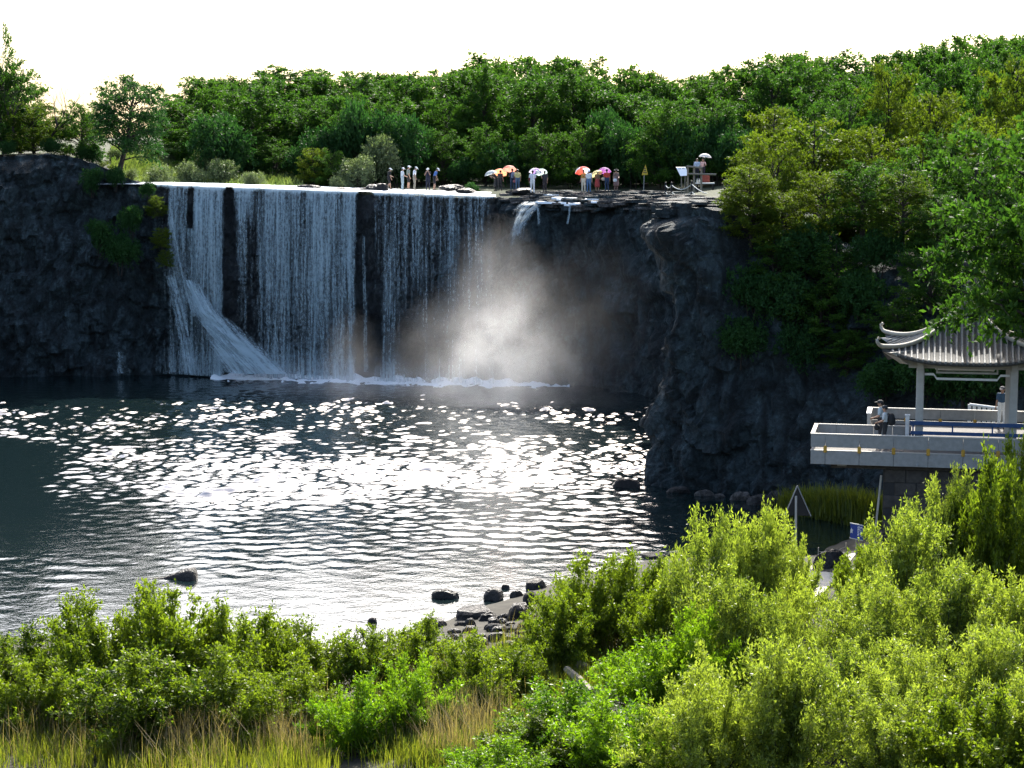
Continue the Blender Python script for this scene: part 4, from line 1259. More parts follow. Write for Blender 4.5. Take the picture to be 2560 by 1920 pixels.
# terraced rock ledge right of the lip, slab by slab
ledge = empty('rock_ledge', (5, 140, 13))
tag(ledge, 'terrace of thin dark rock slabs right of the waterfall lip', 'ledge')
_r3 = random.Random(5)
def slab(parent, X, Y, z, w, d, t, seed, mat, off=(0, 0, 0)):
    rng = random.Random(seed)
    n = rng.randint(6, 9)
    pts = []
    for k in range(n):
        a = 6.283 * k / n + rng.uniform(-.25, .25)
        r = rng.uniform(0.75, 1.1)
        pts.append((X + math.cos(a) * w * r - off[0], Y + math.sin(a) * d * r - off[1], z - off[2] + rng.uniform(-.02, .03)))
    mb = MB(); mb.prism(pts, (rng.uniform(-.05, .05), -0.06, -t))
    return mb.build('rock_slab', mat, parent)
def recess_y(px): return float(np.interp(px, [1240, 1300, 1380, 1500, 1600, 1680], [139.6, 138.6, 137.6, 135.8, 132.6, 128]))
for k in range(190):
    px = 1262 + (1700 - 1262) * _r3.random()
    py = 476 + 50 * _r3.random() ** 1.3
    Yw = recess_y(px)
    if py < 500: Y = Yw + 0.2 + (500 - py) / 24 * (143.5 - Yw)
    else: Y = Yw + 0.25 - _r3.random() * 0.35
    if py > 506 and px < 1330: continue
    q = P(px, py, Y)
    slab(ledge, q.x, q.y, q.z, _r3.uniform(0.35, 1.2), _r3.uniform(0.4, 0.9) if py < 500 else _r3.uniform(0.3, 0.5), _r3.uniform(0.08, 0.24), k, M['slab'] if _r3.random() < 0.55 else M['cliff'], (5, 140, 13))
for k in range(46):
    px, py = _r3.uniform(1680, 1830), _r3.uniform(486, 512)
    Y = (16 - 13.6) * FPX / (py - 403)
    q = P(px, py, Y)
    slab(ledge, q.x, q.y, q.z + 0.05, _r3.uniform(0.5, 1.3), _r3.uniform(0.7, 1.6), _r3.uniform(0.1, 0.25), 300 + k, M['cliff'] if _r3.random() < 0.7 else M['slab'], (5, 140, 13))
hl_ = empty('headland_ledge', (9, 97, 13.6)); tag(hl_, 'broken dark slabs capping the headland left of the hill trees', 'ledge')
for k in range(46):
    px = _r3.uniform(1648, 1830); Y = _r3.uniform(95.2, 101.5)
    X = xat(px, Y)
    slab(hl_, X, Y, 13.72 + _r3.uniform(-.05, .3), _r3.uniform(.3, .8), _r3.uniform(.3, .8), _r3.uniform(.12, .35), 500 + k, M['cliff'], (9, 97, 13.6))
for k, (px, py, w) in enumerate([(1655, 522, .9), (1668, 516, 1.0), (1650, 535, .7), (1640, 548, .7), (1632, 556, .6), (1626, 563, .6), (1622, 569, .55), (1620, 574, .6), (1628, 580, .6), (1700, 512, 1.1), (1740, 512, 1.1), (1780, 516, 1.0), (1720, 522, .9), (1760, 526, .8), (1690, 528, .8)]):
    q = P(px, py, 95.0 + (0.4 if px < 1660 else 1.0))
    slab(hl_, q.x + w * 0.45, q.y, q.z, w, .8, _r3.uniform(.15, .3), 900 + k, M['cliff'], (9, 97, 13.6))
# a few slabs break the river just above the lip
for k, (px, py, w, t, lab) in enumerate([(500, 470, 0.9, .35, 'dark rock mound splitting the left end of the lip'), (545, 472, 1.4, .4, 'dark flat rock between left and middle curtains'), (770, 466, 1.3, .25, 'thin flat rock on the river behind the lip'), (775, 474, 0.9, .25, 'dark slab awash at the lip of the middle curtain'),
        (850, 470, 0.9, .2, 'low rock awash right of the thin flat rock'), (890, 473, 1.1, .2, 'flat rock above the dark slot'), (915, 472, 0.8, .2, 'small dark rock above the dark slot'), (935, 470, 0.9, .45, 'dark boulder behind the wading group'),
        (955, 468, 0.7, .5, 'dark rock at the feet of the leftmost wader'), (1130, 468, 1.3, .35, 'flat rocks on the river left of the umbrellas'), (1165, 474, 1.2, .3, 'low slab left of the grey umbrella'), (1310, 478, 1.2, .4, 'dark rock under the backpack wearer')]):
    q = P(px, py, lip_y(xat(px, 142)) + 1.6)
    o = boulder(k, px, py + 3, w * 52, t * 34, lab, dark=1, Y=lip_y(xat(px, 142)) + 1.8, group='rocks on the lip')
    o.scale.y = w * 0.7

# ------------------------------------------------------------------ pavilion and viewing platform
PA = R(-12)
ex, ey = Vector((math.cos(PA), math.sin(PA), 0)), Vector((-math.sin(PA), math.cos(PA), 0))
FL = P(2027, 1083, 72.0)                     # front left top corner of the parapet
FLOOR = 5.12
plat = empty('viewing_platform', (FL.x, FL.y, FLOOR), PA)
tag(plat, 'pale concrete viewing platform with slotted parapet built out from the cliff', 'platform')
TOP = FL.z - FLOOR                            # parapet top above floor
def pbox(name, x0, x1, y0, y1, z0, z1, mat, parent=plat, bev=0.008):
    mb = MB(); mb.box(((x0 + x1) / 2, (y0 + y1) / 2, (z0 + z1) / 2), (x1 - x0, y1 - y0, z1 - z0), None, bev)
    return mb.build(name, mat, parent)
LEN = 8.5
step = 1.27
M['paving'] = plain('paving', (0.11, 0.105, 0.10), 0.9, 0.25, 4.0, 0.2)
pbox('floor_slab', 0.02, LEN, 0.13, 2.77, -0.34, -0.02, M['paving'])
pbox('floor_slab', 1.9, LEN, 2.775, 8.45, -0.34, -0.022, M['paving'])
bx0 = [0.0, 0.55] + [0.55 + step * k for k in range(1, 8)] + [LEN]
for k, (a, b) in enumerate(zip(bx0, bx0[1:])):
    pbox('upper_panel', a + 0.006, b - 0.006, 0.0, 0.11, TOP - 0.52, TOP - 0.04, M['concrete'])
    pbox('lower_panel', a + 0.006, b - 0.006, 0.0, 0.11, -0.52, TOP - 0.66, M['concrete'])
pbox('coping', -0.015, LEN, -0.02, 0.14, TOP - 0.04, TOP, M['plaster'])
pbox('lower_coping', -0.01, LEN, -0.012, 0.125, TOP - 0.66, TOP - 0.635, M['plaster'])
for x in bx0[1:-1]:
    pbox('bracket', x - 0.065, x + 0.065, -0.045, 0.03, TOP - 0.72, TOP - 0.46, M['ochre'], bev=0.02)
pbox('end_panel', 0.0, 0.11, 0.12, 2.75, TOP - 0.52, TOP - 0.04, M['concrete'])
pbox('end_panel', 0.0, 0.11, 0.12, 2.75, -0.52, TOP - 0.66, M['concrete'])
pbox('coping', -0.015, 0.14, 0.145, 2.9, TOP - 0.04, TOP - 0.002, M['plaster'])
for k in range(5):
    a = 0.12 + k * 0.72
    pbox('back_panel', a, a + 0.71, 2.78, 2.89, -0.02, TOP - 0.045, M['concrete'])
pbox('coping', 0.145, 3.7, 2.76, 2.91, TOP - 0.04, TOP - 0.004, M['plaster'])
# parapet round the deeper part of the platform behind the pavilion
pbox('return_wall', 1.92, 2.06, 6.5, 8.2, -0.02, TOP - 0.045, M['plaster'])
pbox('coping', 1.89, 2.09, 6.47, 8.43, TOP - 0.045, TOP - 0.002, M['white'])
for k in range(6):
    a = 2.07 + k * 1.4
    pbox('back_panel', a, a + 1.39, 8.3, 8.42, TOP - 0.45, TOP - 0.045, M['concrete'])
    pbox('back_panel', a, a + 1.39, 8.3, 8.42, -0.02, TOP - 0.52, M['concrete'])
    pbox('bracket', a + 1.33, a + 1.46, 8.25, 8.31, TOP - 0.56, TOP - 0.40, M['ochre'], bev=0.015)
pbox('coping', 2.1, LEN + 1, 8.27, 8.45, TOP - 0.045, TOP - 0.004, M['plaster'])
pbox('edge_beam', 0.75, LEN, 0.5, 0.8, -0.72, -0.345, M['stonewall'])
pbox('edge_beam', 1.0, 1.35, 0.3, 4.0, -0.62, -0.35, M['concrete'])
pbox('spout', 3.92, 4.0, -0.12, 0.02, -0.5, -0.42, M['concrete'])
# supporting wall of dark stone blocks
sw = pbox('supporting_wall', 2.75, LEN + 2, 0.62, 6.0, -5.3, -0.73, M['joint'])
for r in range(9):
    for c in range(6):
        x = 2.74 + c * 0.82 + (0.4 if r % 2 else 0)
        pbox('stone_block', x + 0.012, x + 0.80, 0.585, 0.64, -5.2 + r * 0.495 + 0.012, -5.2 + (r + 1) * 0.495, M['stonewall'], sw, 0.02)
for r in range(9):
    for c in range(3):
        y = 0.66 + c * 0.9
        pbox('stone_block', 2.715, 2.77, y + 0.012, y + 0.88, -5.2 + r * 0.495 + 0.012, -5.2 + (r + 1) * 0.495, M['stonewall'], sw, 0.02)

# pavilion: local frame of its own, on the platform floor
c1 = P(2298, 1060, 73.6)
PO = Vector((c1.x, c1.y, FLOOR)) + ex * 1.75 + ey * 1.75
pav = empty('pavilion', PO, PA)
tag(pav, 'square open pavilion with upswept grey tiled roof on pale columns', 'pavilion')
A, ZB, RH = 1.75, 3.17, 2.98                  # half column spacing, beam top, half roof size
for sx in (-1, 1):
    for sy in (-1, 1):
        mb = MB(); mb.box((sx * A, sy * A, ZB / 2 - 0.1), (0.30, 0.30, ZB - 0.1), None, 0.03)
        mb.build('column', M['plaster'], pav)
for s in (-1, 1):
    mb = MB(); mb.box((0, s * A, ZB - 0.07), (2 * A + 0.9, 0.24, 0.26), None, 0.01); mb.build('beam', M['plaster'], pav)
    mb = MB(); mb.box((s * A, 0, ZB - 0.075), (0.24, 2 * A + 0.9, 0.25), None, 0.01); mb.build('beam', M['plaster'], pav)
def valance(pr, sgn, axis):
    prof = [(-A + 0.16, 0.0), (-A + 0.5, 0.0), (-A + 0.62, -0.17), (A - 0.62, -0.17), (A - 0.5, 0.0), (A - 0.16, 0.0)]
    def bar(zc, th, mat, name, pf):
        mb = MB()
        for (a, za), (b, zb) in zip(pf, pf[1:]):
            d = Vector((b - a, 0, zb - za))
            up = Vector((0, 0, th))
            base = Vector((a, 0, zc + za))
            q = [base, base + d, base + d + up, base + up]
            q = [v + Vector((0, sgn * A - 0.03, 0)) for v in q] if axis == 0 else [Vector((sgn * A - 0.03, v.x, v.z)) for v in q]
            mb.prism(q, (0, 0.06, 0) if axis == 0 else (0.06, 0, 0))
        mb.build(name, mat, pr)
    bar(ZB - 0.48, 0.085, M['white'], 'valance_rail', prof)
    bar(ZB - 0.45, 0.075, M['plaster'], 'valance_rail', [(-A + 0.62, 0.05), (A - 0.62, 0.05)])
    for x in (-A + 0.62, A - 0.62):
        mb = MB()
        if axis == 0: mb.box((x, sgn * A, ZB - 0.28), (0.06, 0.055, 0.24))
        else: mb.box((sgn * A, x, ZB - 0.28), (0.055, 0.06, 0.24))
        mb.build('valance_post', M['plaster'], pr)
for s in (-1, 1): valance(pav, s, 0); valance(pav, s, 1)
ZE, ZA = ZB + 0.10, ZB + 2.3
def roof_pt(side, u, v, lift=0.0):
    """side 0..3, u -1..1 along the eave, v 0 eave .. 1 apex"""
    r = RH * (1 - v)
    au = abs(u)
    out = r * (1 + 0.07 * au ** 4 * (1 - v) ** 2)
    x, y = u * r * (1 + 0.07 * au ** 4 * (1 - v) ** 2), -out
    z = ZE + (ZA - ZE) * (0.36 * v + 0.64 * v ** 2.1) + 0.55 * au ** 3.2 * (1 - v) ** 2.6 + lift
    a = side * math.pi / 2
    return Vector((x * math.cos(a) - y * math.sin(a), x * math.sin(a) + y * math.cos(a), z))
roof = None
mb = MB()
for side in range(4):
    n, m_ = 24, 14
    for L_ in (0.0, -0.10):
        g = [[mb.bm.verts.new(roof_pt(side, -1 + 2 * i / n, min(0.985, j / m_), L_)) for i in range(n + 1)] for j in range(m_ + 1)]
        for j in range(m_):
            for i in range(n): mb.bm.faces.new((g[j][i], g[j][i + 1], g[j + 1][i + 1], g[j + 1][i]))
        if L_ == 0.0: e0 = g[0]
        else:
            for i in range(n): mb.bm.faces.new((e0[i], e0[i + 1], g[0][i + 1], g[0][i]))
roof = mb.build('roof', M['deck'], pav, True)
for side in range(4):
    nr = 29
    for k in range(nr):
        t = -1 + 2 * (k + 0.5) / nr
        vmax = min(0.97, 1 - abs(t))
        if vmax < 0.06: continue
        pts = []
        for j in range(9):
            v = vmax * j / 8
            u = max(-1, min(1, t / (1 - v)))
            pts.append(roof_pt(side, u, v, 0.028))
        mb = MB(); mb.tube(pts, [0.058] + [0.05] * 8, 6)
        mb.build('tile_roll', M['tile'], roof)
        e = pts[0]
        mb = MB(); mb.ball(e + Vector((0, 0, -0.01)), 0.06, 1, (1, 1, 1.1)); mb.build('eave_tile', M['tile'], roof)
for side in range(4):
    pts = [roof_pt(side, -1, v, 0.09) for v in np.linspace(0.97, 0.0, 16)]
    d = (pts[-1] - pts[-2]).normalized()
    e = pts[-1]
    out = Vector((d.x, d.y, 0)).normalized()
    pts += [e + out * 0.14 + Vector((0, 0, 0.05)), e + out * 0.26 + Vector((0, 0, 0.16)), e + out * 0.28 + Vector((0, 0, 0.28)), e + out * 0.20 + Vector((0, 0, 0.34)), e + out * 0.13 + Vector((0, 0, 0.30))]
    mb = MB(); mb.tube(pts, [0.09] * 16 + [0.075, 0.065, 0.055, 0.05, 0.04], 8); mb.build('hip_ridge', M['ridge'], roof, True)
    # raking corner bracket under the hip
    b = roof_pt(side, -1, 0.02, -0.12); c = roof_pt(side, -1, 0.36, -0.2)
    low = c.lerp(b, 0.35); low.z = ZB - 0.0
    sd = Vector((-out.y, out.x, 0)) * 0.22
    col_ = Vector((c.x, c.y, ZB - 0.05))
    mb = MB(); mb.prism([b - sd * 0.25, b.lerp(c, .5) - sd, c - sd, col_ - sd, low - sd], sd * 2); mb.build('corner_bracket', M['plaster'], pav)
mb = MB(); mb.ball((0, 0, ZA - 0.02), 0.24, 2, (1, 1, 0.7)); mb.ball((0, 0, ZA + 0.22), 0.17, 2); mb.ball((0, 0, ZA + 0.46), 0.09, 2, (1, 1, 1.8)); mb.build('finial', M['ridge'], roof, True)

# blue benches with back rails round the pavilion
def bench(label, x0, x1, y, name='bench'):
    o = empty(name, Vector((PO.x, PO.y, FLOOR)) + ex * ((x0 + x1) / 2) + ey * y, PA)
    tag(o, label, 'bench', None)
    w = (x1 - x0) / 2
    mb = MB(); mb.box((0, 0.28, 0.42), (2 * w, 0.42, 0.07), None, 0.01); mb.build('seat', M['blue'], o)
    mb = MB(); mb.box((0, -0.05, 0.85), (2 * w, 0.07, 0.15), None, 0.01); mb.build('top_rail', M['blue'], o)
    mb = MB(); mb.box((0, -0.03, 0.47), (2 * w - 0.1, 0.05, 0.14), None, 0.01); mb.build('lower_rail', M['blue'], o)
    for k in range(4):
        x = -w + 0.12 + (2 * w - 0.24) * k / 3
        mb = MB(); mb.box((x, -0.03, 0.66), (0.06, 0.05, 0.26)); mb.build('baluster', M['blue'], o)
        if k % 3 == 0:
            mb = MB(); mb.box((x, 0.3, 0.19), (0.09, 0.3, 0.38)); mb.build('leg', M['blue'], o)
bench('long blue bench with a back rail along the pavilion front', -2.1, 2.6, -1.98)
mb = MB(); mb.box((0, 0, 0.54), (0.15, 0.15, 1.08), None, 0.01); mb.box((0, 0, 1.11), (0.20, 0.20, 0.06), None, 0.01)
o = mb.build('end_post', M['white']); o.location = Vector((PO.x, PO.y, FLOOR)) + ex * -2.2 + ey * -1.7; o.rotation_euler = (0, 0, PA)
tag(o, 'short pale square post at the left end of the long blue bench', 'post')
# white stair railing behind
rail = empty('stair_railing', P(2470, 1020, 81.5)); tag(rail, 'white slanting stair railing behind the pavilion', 'railing')
ra, rb = P(2424, 1011, 82.0) - rail.location, P(2522, 1024, 81.2) - rail.location
mb = MB(); mb.tube([ra, rb], 0.06, 6); mb.build('hand_rail', M['white'], rail)
for k in range(9):
    q = ra.lerp(rb, k / 8)
    mb = MB(); mb.box((q.x, q.y, q.z - 0.55), (0.13, 0.07, 1.1)); mb.build('baluster', M['white'], rail)
mb = MB(); mb.tube([ra - Vector((0, 0, 0.5)), rb - Vector((0, 0, 0.5))], 0.05, 6); mb.build('lower_rail', M['white'], rail)

# ------------------------------------------------------------------ signs, ropes, railings
def sign_tri_back():
    o = empty('triangular_board', P(1993, 1290, 72.0) * 1.0)
    b = o.location.copy()
    gz = ground_z(b.x, b.y)
    o.location = (b.x, b.y, gz)
    def L(px, py, y=72.0):
        q = P(px, py, y); return Vector((q.x - b.x, q.y - b.y, q.z - gz))
    apex, lf, rt = L(1993, 1214), L(1962, 1288), L(2027, 1290)
    mb = MB(); mb.prism([lf, rt, apex], (0, 0.04, 0)); mb.build('board', M['black'], o)
    for a_, c_ in ((lf, apex), (apex, rt)):
        mb = MB(); mb.tube([a_ + Vector((0, -0.03, 0)), c_ + Vector((0, -0.03, 0))], 0.026, 6); mb.build('edge_trim', M['concrete'], o)
    mb = MB(); mb.tube([Vector((-0.03, -0.06, -0.3)), L(1990, 1240, 71.94)], 0.045, 8); mb.build('post', M['plaster'], o)
    tag(o, 'black triangular board with pale edges on a pale post by the water', 'sign')
sign_tri_back()

def text_mesh(txt, size, extr=0.002):
    cu = bpy.data.curves.new('lettering', 'FONT')
    cu.body = txt; cu.size = size; cu.extrude = extr; cu.align_x = 'CENTER'; cu.align_y = 'CENTER'
    cu.resolution_u = 2
    ob = bpy.data.objects.new('lettering_tmp', cu)
    COL.objects.link(ob)
    dg = bpy.context.evaluated_depsgraph_get()
    me = bpy.data.meshes.new_from_object(ob.evaluated_get(dg))
    bpy.data.objects.remove(ob); bpy.data.curves.remove(cu)
    return me

def blue_sign():
    b = P(2141, 1350, 72.6)
    gz = ground_z(b.x, b.y)
    o = empty('blue_sign', (b.x, b.y, gz), R(-18))
    h0, h1 = zat(1347, 72.6) - gz, zat(1312, 72.6) - gz
    w = 0.24
    k = 0.035
    def quad(name, x0, x1, z0, z1, y, t, mat):
        mb = MB(); mb.prism([(x0, y, z0 - k * x0 * 4), (x1, y, z0 - k * x1 * 4), (x1, y, z1 - k * x1 * 4), (x0, y, z1 - k * x0 * 4)], (0, t, 0)); return mb.build(name, mat, o)
    quad('panel', -w, w, h0, h1, 0, 0.02, M['signblue'])
    quad('frame', -w - .015, w + .02, h1 + .002, h1 + .035, -0.01, 0.04, M['rope'])
    quad('frame', -w - .02, w + .015, h0 - .03, h0 - .002, -0.01, 0.04, M['rope'])
    # white seated marks: a pale star-like emblem at left, two columns of small upright characters at right
    mb = MB()
    cx, cz = -w * 0.82, (h0 + h1) / 2 + 0.03
    pts = []
    for i in range(10):
        a = math.pi / 2 + i * math.pi / 5
        r = 0.085 if i % 2 == 0 else 0.045
        pts.append((max(-w + .004, cx + math.cos(a) * r * 0.9), -0.004, cz + math.sin(a) * r * 1.5))
    mb.prism(pts, (0, 0.003, 0)); mb.build('emblem', M['rope'], o)
    rg = random.Random(3)
    for c, x in enumerate((0.075, 0.175)):
        for r in range(4):
            z = h1 - 0.10 - r * 0.095 - (0.02 * c)
            mb = MB()
            for (dx, dz, sx, sz) in ((0, .032, .07, .013), (-.03, 0, .012, .07), (.03, 0, .012, .07), (0, -.03, .07, .011), (0, 0.002, .05, .010), (0.0, 0, .010, .06)):
                if rg.random() < 0.85: mb.box((x + dx, -0.004 - .0006 * rg.random(), z + dz), (sx, .003, sz))
            mb.build('character', M['signwhite'], o)
    mb = MB(); mb.tube([(0, 0.05, -0.3), (0, 0.05, h1 - 0.03)], 0.03, 8); mb.build('post', M['steel'], o)
    tag(o, 'small blue sign with white characters standing among the shrubs', 'sign')
blue_sign()

# slanting pale pole under the platform
pb, pt_ = P(2190, 1312, 71.5), P(2203, 1188, 71.8)
mb = MB(); mb.tube([pb - Vector((0.05, 0, 2.2)), pb, pt_], [0.05, 0.045, 0.04], 7)
tag(mb.build('slanting_pole', M['pole']), 'thin pale pole slanting up to the platform edge', 'pole')

# rope by the footpath boulder
ra, rb = P(2046, 1378, 76.0), P(2115, 1366, 75.6)
pth = [ra.lerp(rb, k / 10) - Vector((0, 0, 0.12 * math.sin(math.pi * k / 10))) for k in range(11)]
st = empty('path_rope'); tag(st, 'sagging pale rope strung in front of the path boulder', 'rope')
mb = MB(); mb.tube(pth, 0.014, 5); mb.build('rope', M['pole'], st)
for q, nm in ((ra, 'stake'), (rb, 'stake')):
    mb = MB(); mb.tube([(q.x, q.y, ground_z(q.x, q.y) - 0.2), (q.x, q.y, q.z + 0.15)], 0.022, 6); mb.build(nm, M['pole'], st)

# yellow warning triangle on a pole above the ledge
def warning():
    b = P(1610, 478, 146.0)
    z0 = plateau_z(b.x, b.y)
    o = empty('warning_sign', (b.x, b.y, min(z0, b.z)))
    def L(px, py): 
        q = P(px, py, 146.0); return Vector((q.x - o.location.x, 0, q.z - o.location.z))
    mb = MB(); mb.prism([L(1604, 438), L(1620, 437), L(1614, 411)], (0, 0.04, 0)); mb.build('board', M['signyellow'], o)
    for k, (y, w) in enumerate(((421, 2.5), (426, 4), (431, 5.5))):
        c = L(1612.3 + k * 0.1, y); ww = w * 146 / FPX
        for s in (-1, 0, 1):
            mb = MB(); mb.box((c.x + s * ww * 0.55, -0.006, c.z), (ww * 0.42, 0.006, 0.09)); mb.build('character', M['ink'], o)
    mb = MB(); mb.tube([(L(1609, 438).x, 0.07, -0.4), (L(1611.5, 420).x, 0.07, L(1611, 420).z)], 0.035, 7); mb.build('pole', M['steel'], o)
    tag(o, 'yellow triangular warning sign on a thin pole above the ledge', 'sign')
warning()

def board():
    b = P(1703, 455, 140.0)
    o = empty('notice_board', (b.x, b.y, zat(470, 140)))
    def L(px, py, y=140.0):
        q = P(px, py, y); return q - o.location
    q = [L(1690, 418, 140.4), L(1714, 418, 140.4), L(1717.5, 426, 140.2), L(1717, 439, 139.8), L(1701, 440, 139.8)]
    mb = MB(); mb.prism(q, (0, 0.05, 0.01)); mb.build('panel', M['signwhite'], o)
    for k, (x0, x1, y) in enumerate(((1695, 1702, 422), (1704.5, 1711, 421.5), (1698, 1709, 428.5), (1702, 1712, 433))):
        a, c = L(x0, y, 140.28 - 0.03 * k), L(x1, y, 140.28 - 0.03 * k)
        mb = MB(); mb.box(((a.x + c.x) / 2, a.y - 0.06, a.z), (c.x - a.x, 0.004, 0.045)); mb.build('text_line', M['steel'], o)
    for px in (1704, 1713):
        a = L(px, 438, 140.1)
        mb = MB(); mb.tube([(a.x, a.y + 0.1, -0.9), (a.x, a.y + 0.1, a.z)], 0.04, 6); mb.build('post', M['wood'], o)
    tag(o, 'white notice board with grey lines of text beside the wooden railing', 'sign')
board()

# rope fence along the headland: black posts, two sagging pale ropes
rf = empty('rope_fence', P(1700, 490, 137)); tag(rf, 'rope fence of black posts with two sagging pale ropes on the headland', 'fence')
FP = [(1664, 489, 457, 139.0), (1679, 489, 457, 137.6), (1729, 489, 454, 135.5), (1812, 500, 470, 131.0)]
tops = []
for (px, b, t, Y) in FP:
    q0, q1 = P(px, b, Y) - rf.location, P(px, t, Y) - rf.location
    mb = MB(); mb.tube([(q1.x, q1.y, q0.z - 0.7), q1], 0.065, 8); mb.ball(q1, 0.08, 1); mb.build('post', M['black'], rf)
    tops.append((q0, q1))
for (a0, a1), (b0, b1) in zip(tops, tops[1:]):
    for f, sag in ((0.82, 0.45), (0.28, 0.45)):
        p0, p1 = a0.lerp(a1, f), b0.lerp(b1, f)
        L_ = (p1 - p0).length
        pts = [p0.lerp(p1, k / 12) - Vector((0, 0, min(sag, 0.14 * L_) * 4 * (k / 12) * (1 - k / 12))) for k in range(13)]
        mb = MB(); mb.tube(pts, 0.032, 6); mb.build('rope', M['rope'], rf)

# wooden lookout railing with people behind it
wr = empty('wooden_railing', P(1740, 470, 141)); tag(wr, 'weathered wooden lookout railing behind the rope fence', 'railing')
def WL(px, py, Y=140.5): return P(px, py, Y) - wr.location
for px in (1720, 1735.5, 1754):
    a, b = WL(px, 416), WL(px - 1, 486)
    mb = MB(); mb.box(((a.x + b.x) / 2, a.y, (a.z + b.z) / 2), (0.13, 0.13, a.z - b.z)); mb.build('post', M['wood'], wr)
for (x0, y0, x1, y1) in ((1716, 415.5, 1756, 419.5), (1718, 434.5, 1790, 436)):
    mb = MB(); a, b = WL(x0, y0, 140.42), WL(x1, y1, 140.42); mb.tube([a - Vector((0, .1, 0)), b - Vector((0, .1, 0))], 0.075, 6); mb.build('rail', M['wood'], wr)
lt = empty('lookout_table', P(1768, 460, 142)); tag(lt, 'dark table under a pale cloth with red cover behind the railing', 'table')
def TL(px, py, Y=142.0): return P(px, py, Y) - lt.location
a, b = TL(1740, 458), TL(1785, 461)
mb = MB(); mb.box(((a.x + b.x) / 2, 0, a.z), (b.x - a.x, 0.9, 0.09)); mb.build('top', M['white'], lt)
for x in (a.x + .08, b.x - .08):
    mb = MB(); mb.box((x, 0, a.z - 0.5), (0.1, 0.7, 0.92)); mb.build('leg', M['black'], lt)
red = plain('faded_red_cloth', (0.20, 0.05, 0.035), 0.9, 0.3, 8)
mb = MB(); mb.box(((TL(1756, 440).x + TL(1776, 440).x) / 2, 0.5, TL(1765, 446).z), (TL(1776, 440).x - TL(1756, 440).x, 0.05, 0.62)); mb.build('cover', red, lt)
for k, px in enumerate((1742, 1747, 1751)):
    q = TL(px, 456)
    mb = MB(); mb.tube([(q.x, -0.2, a.z + 0.045), (q.x, -0.2, a.z + 0.22), (q.x, -0.2, a.z + 0.26), (q.x, -0.2, a.z + 0.36)], [0.055, 0.055, 0.022, 0.02], 8)
    tag(mb.build('bottle', M['rope']), f'pale bottle on the lookout table, {ORD[k]} from the left', 'bottle', 'bottles on the lookout table').location = lt.location

# ------------------------------------------------------------------ people
CLOTH = {}
def cloth(c, rough=0.85, pat=0.15, scale=14):
    k = (tuple(c), pat)
    if k not in CLOTH: CLOTH[k] = plain('cloth', c, rough, pat, scale)
    return CLOTH[k]
SKIN = plain('skin', (0.36, 0.21, 0.14), 0.55, 0.08, 20)
HAIR = plain('dark_hair', (0.012, 0.010, 0.009), 0.5, 0.2, 20)

def taper(bm, a, b, ra, rb, n=10):
    a, b = Vector(a), Vector(b)
    t = b - a
    if t.length < 1e-6: return
    z = t.normalized()
    q = Vector((1, 0, 0)) if abs(z.x) < 0.9 else Vector((0, 1, 0))
    u = z.cross(q).normalized(); w = z.cross(u)
    rows = []
    for k, (c, r) in enumerate(((a - z * ra * 0.92, ra * 0.35), (a - z * ra * 0.6, ra * 0.8), (a, ra), (b, rb), (b + z * rb * 0.6, rb * 0.8), (b + z * rb * 0.92, rb * 0.35))):
        rows.append([bm.verts.new(c + (u * math.cos(6.2832 * i / n) + w * math.sin(6.2832 * i / n)) * r) for i in range(n)])
    for r0, r1 in zip(rows, rows[1:]):
        for i in range(n): bm.faces.new((r0[i], r0[(i + 1) % n], r1[(i + 1) % n], r1[i]))
    bm.faces.new(list(reversed(rows[0]))); bm.faces.new(rows[-1])

def rotx(v, a, o):
    """rotate v about an x axis through o, positive leans forward (+y)"""
    d = v - o
    c, s = math.cos(a), math.sin(a)
    return o + Vector((d.x, d.y * c + d.z * s, -d.y * s + d.z * c))

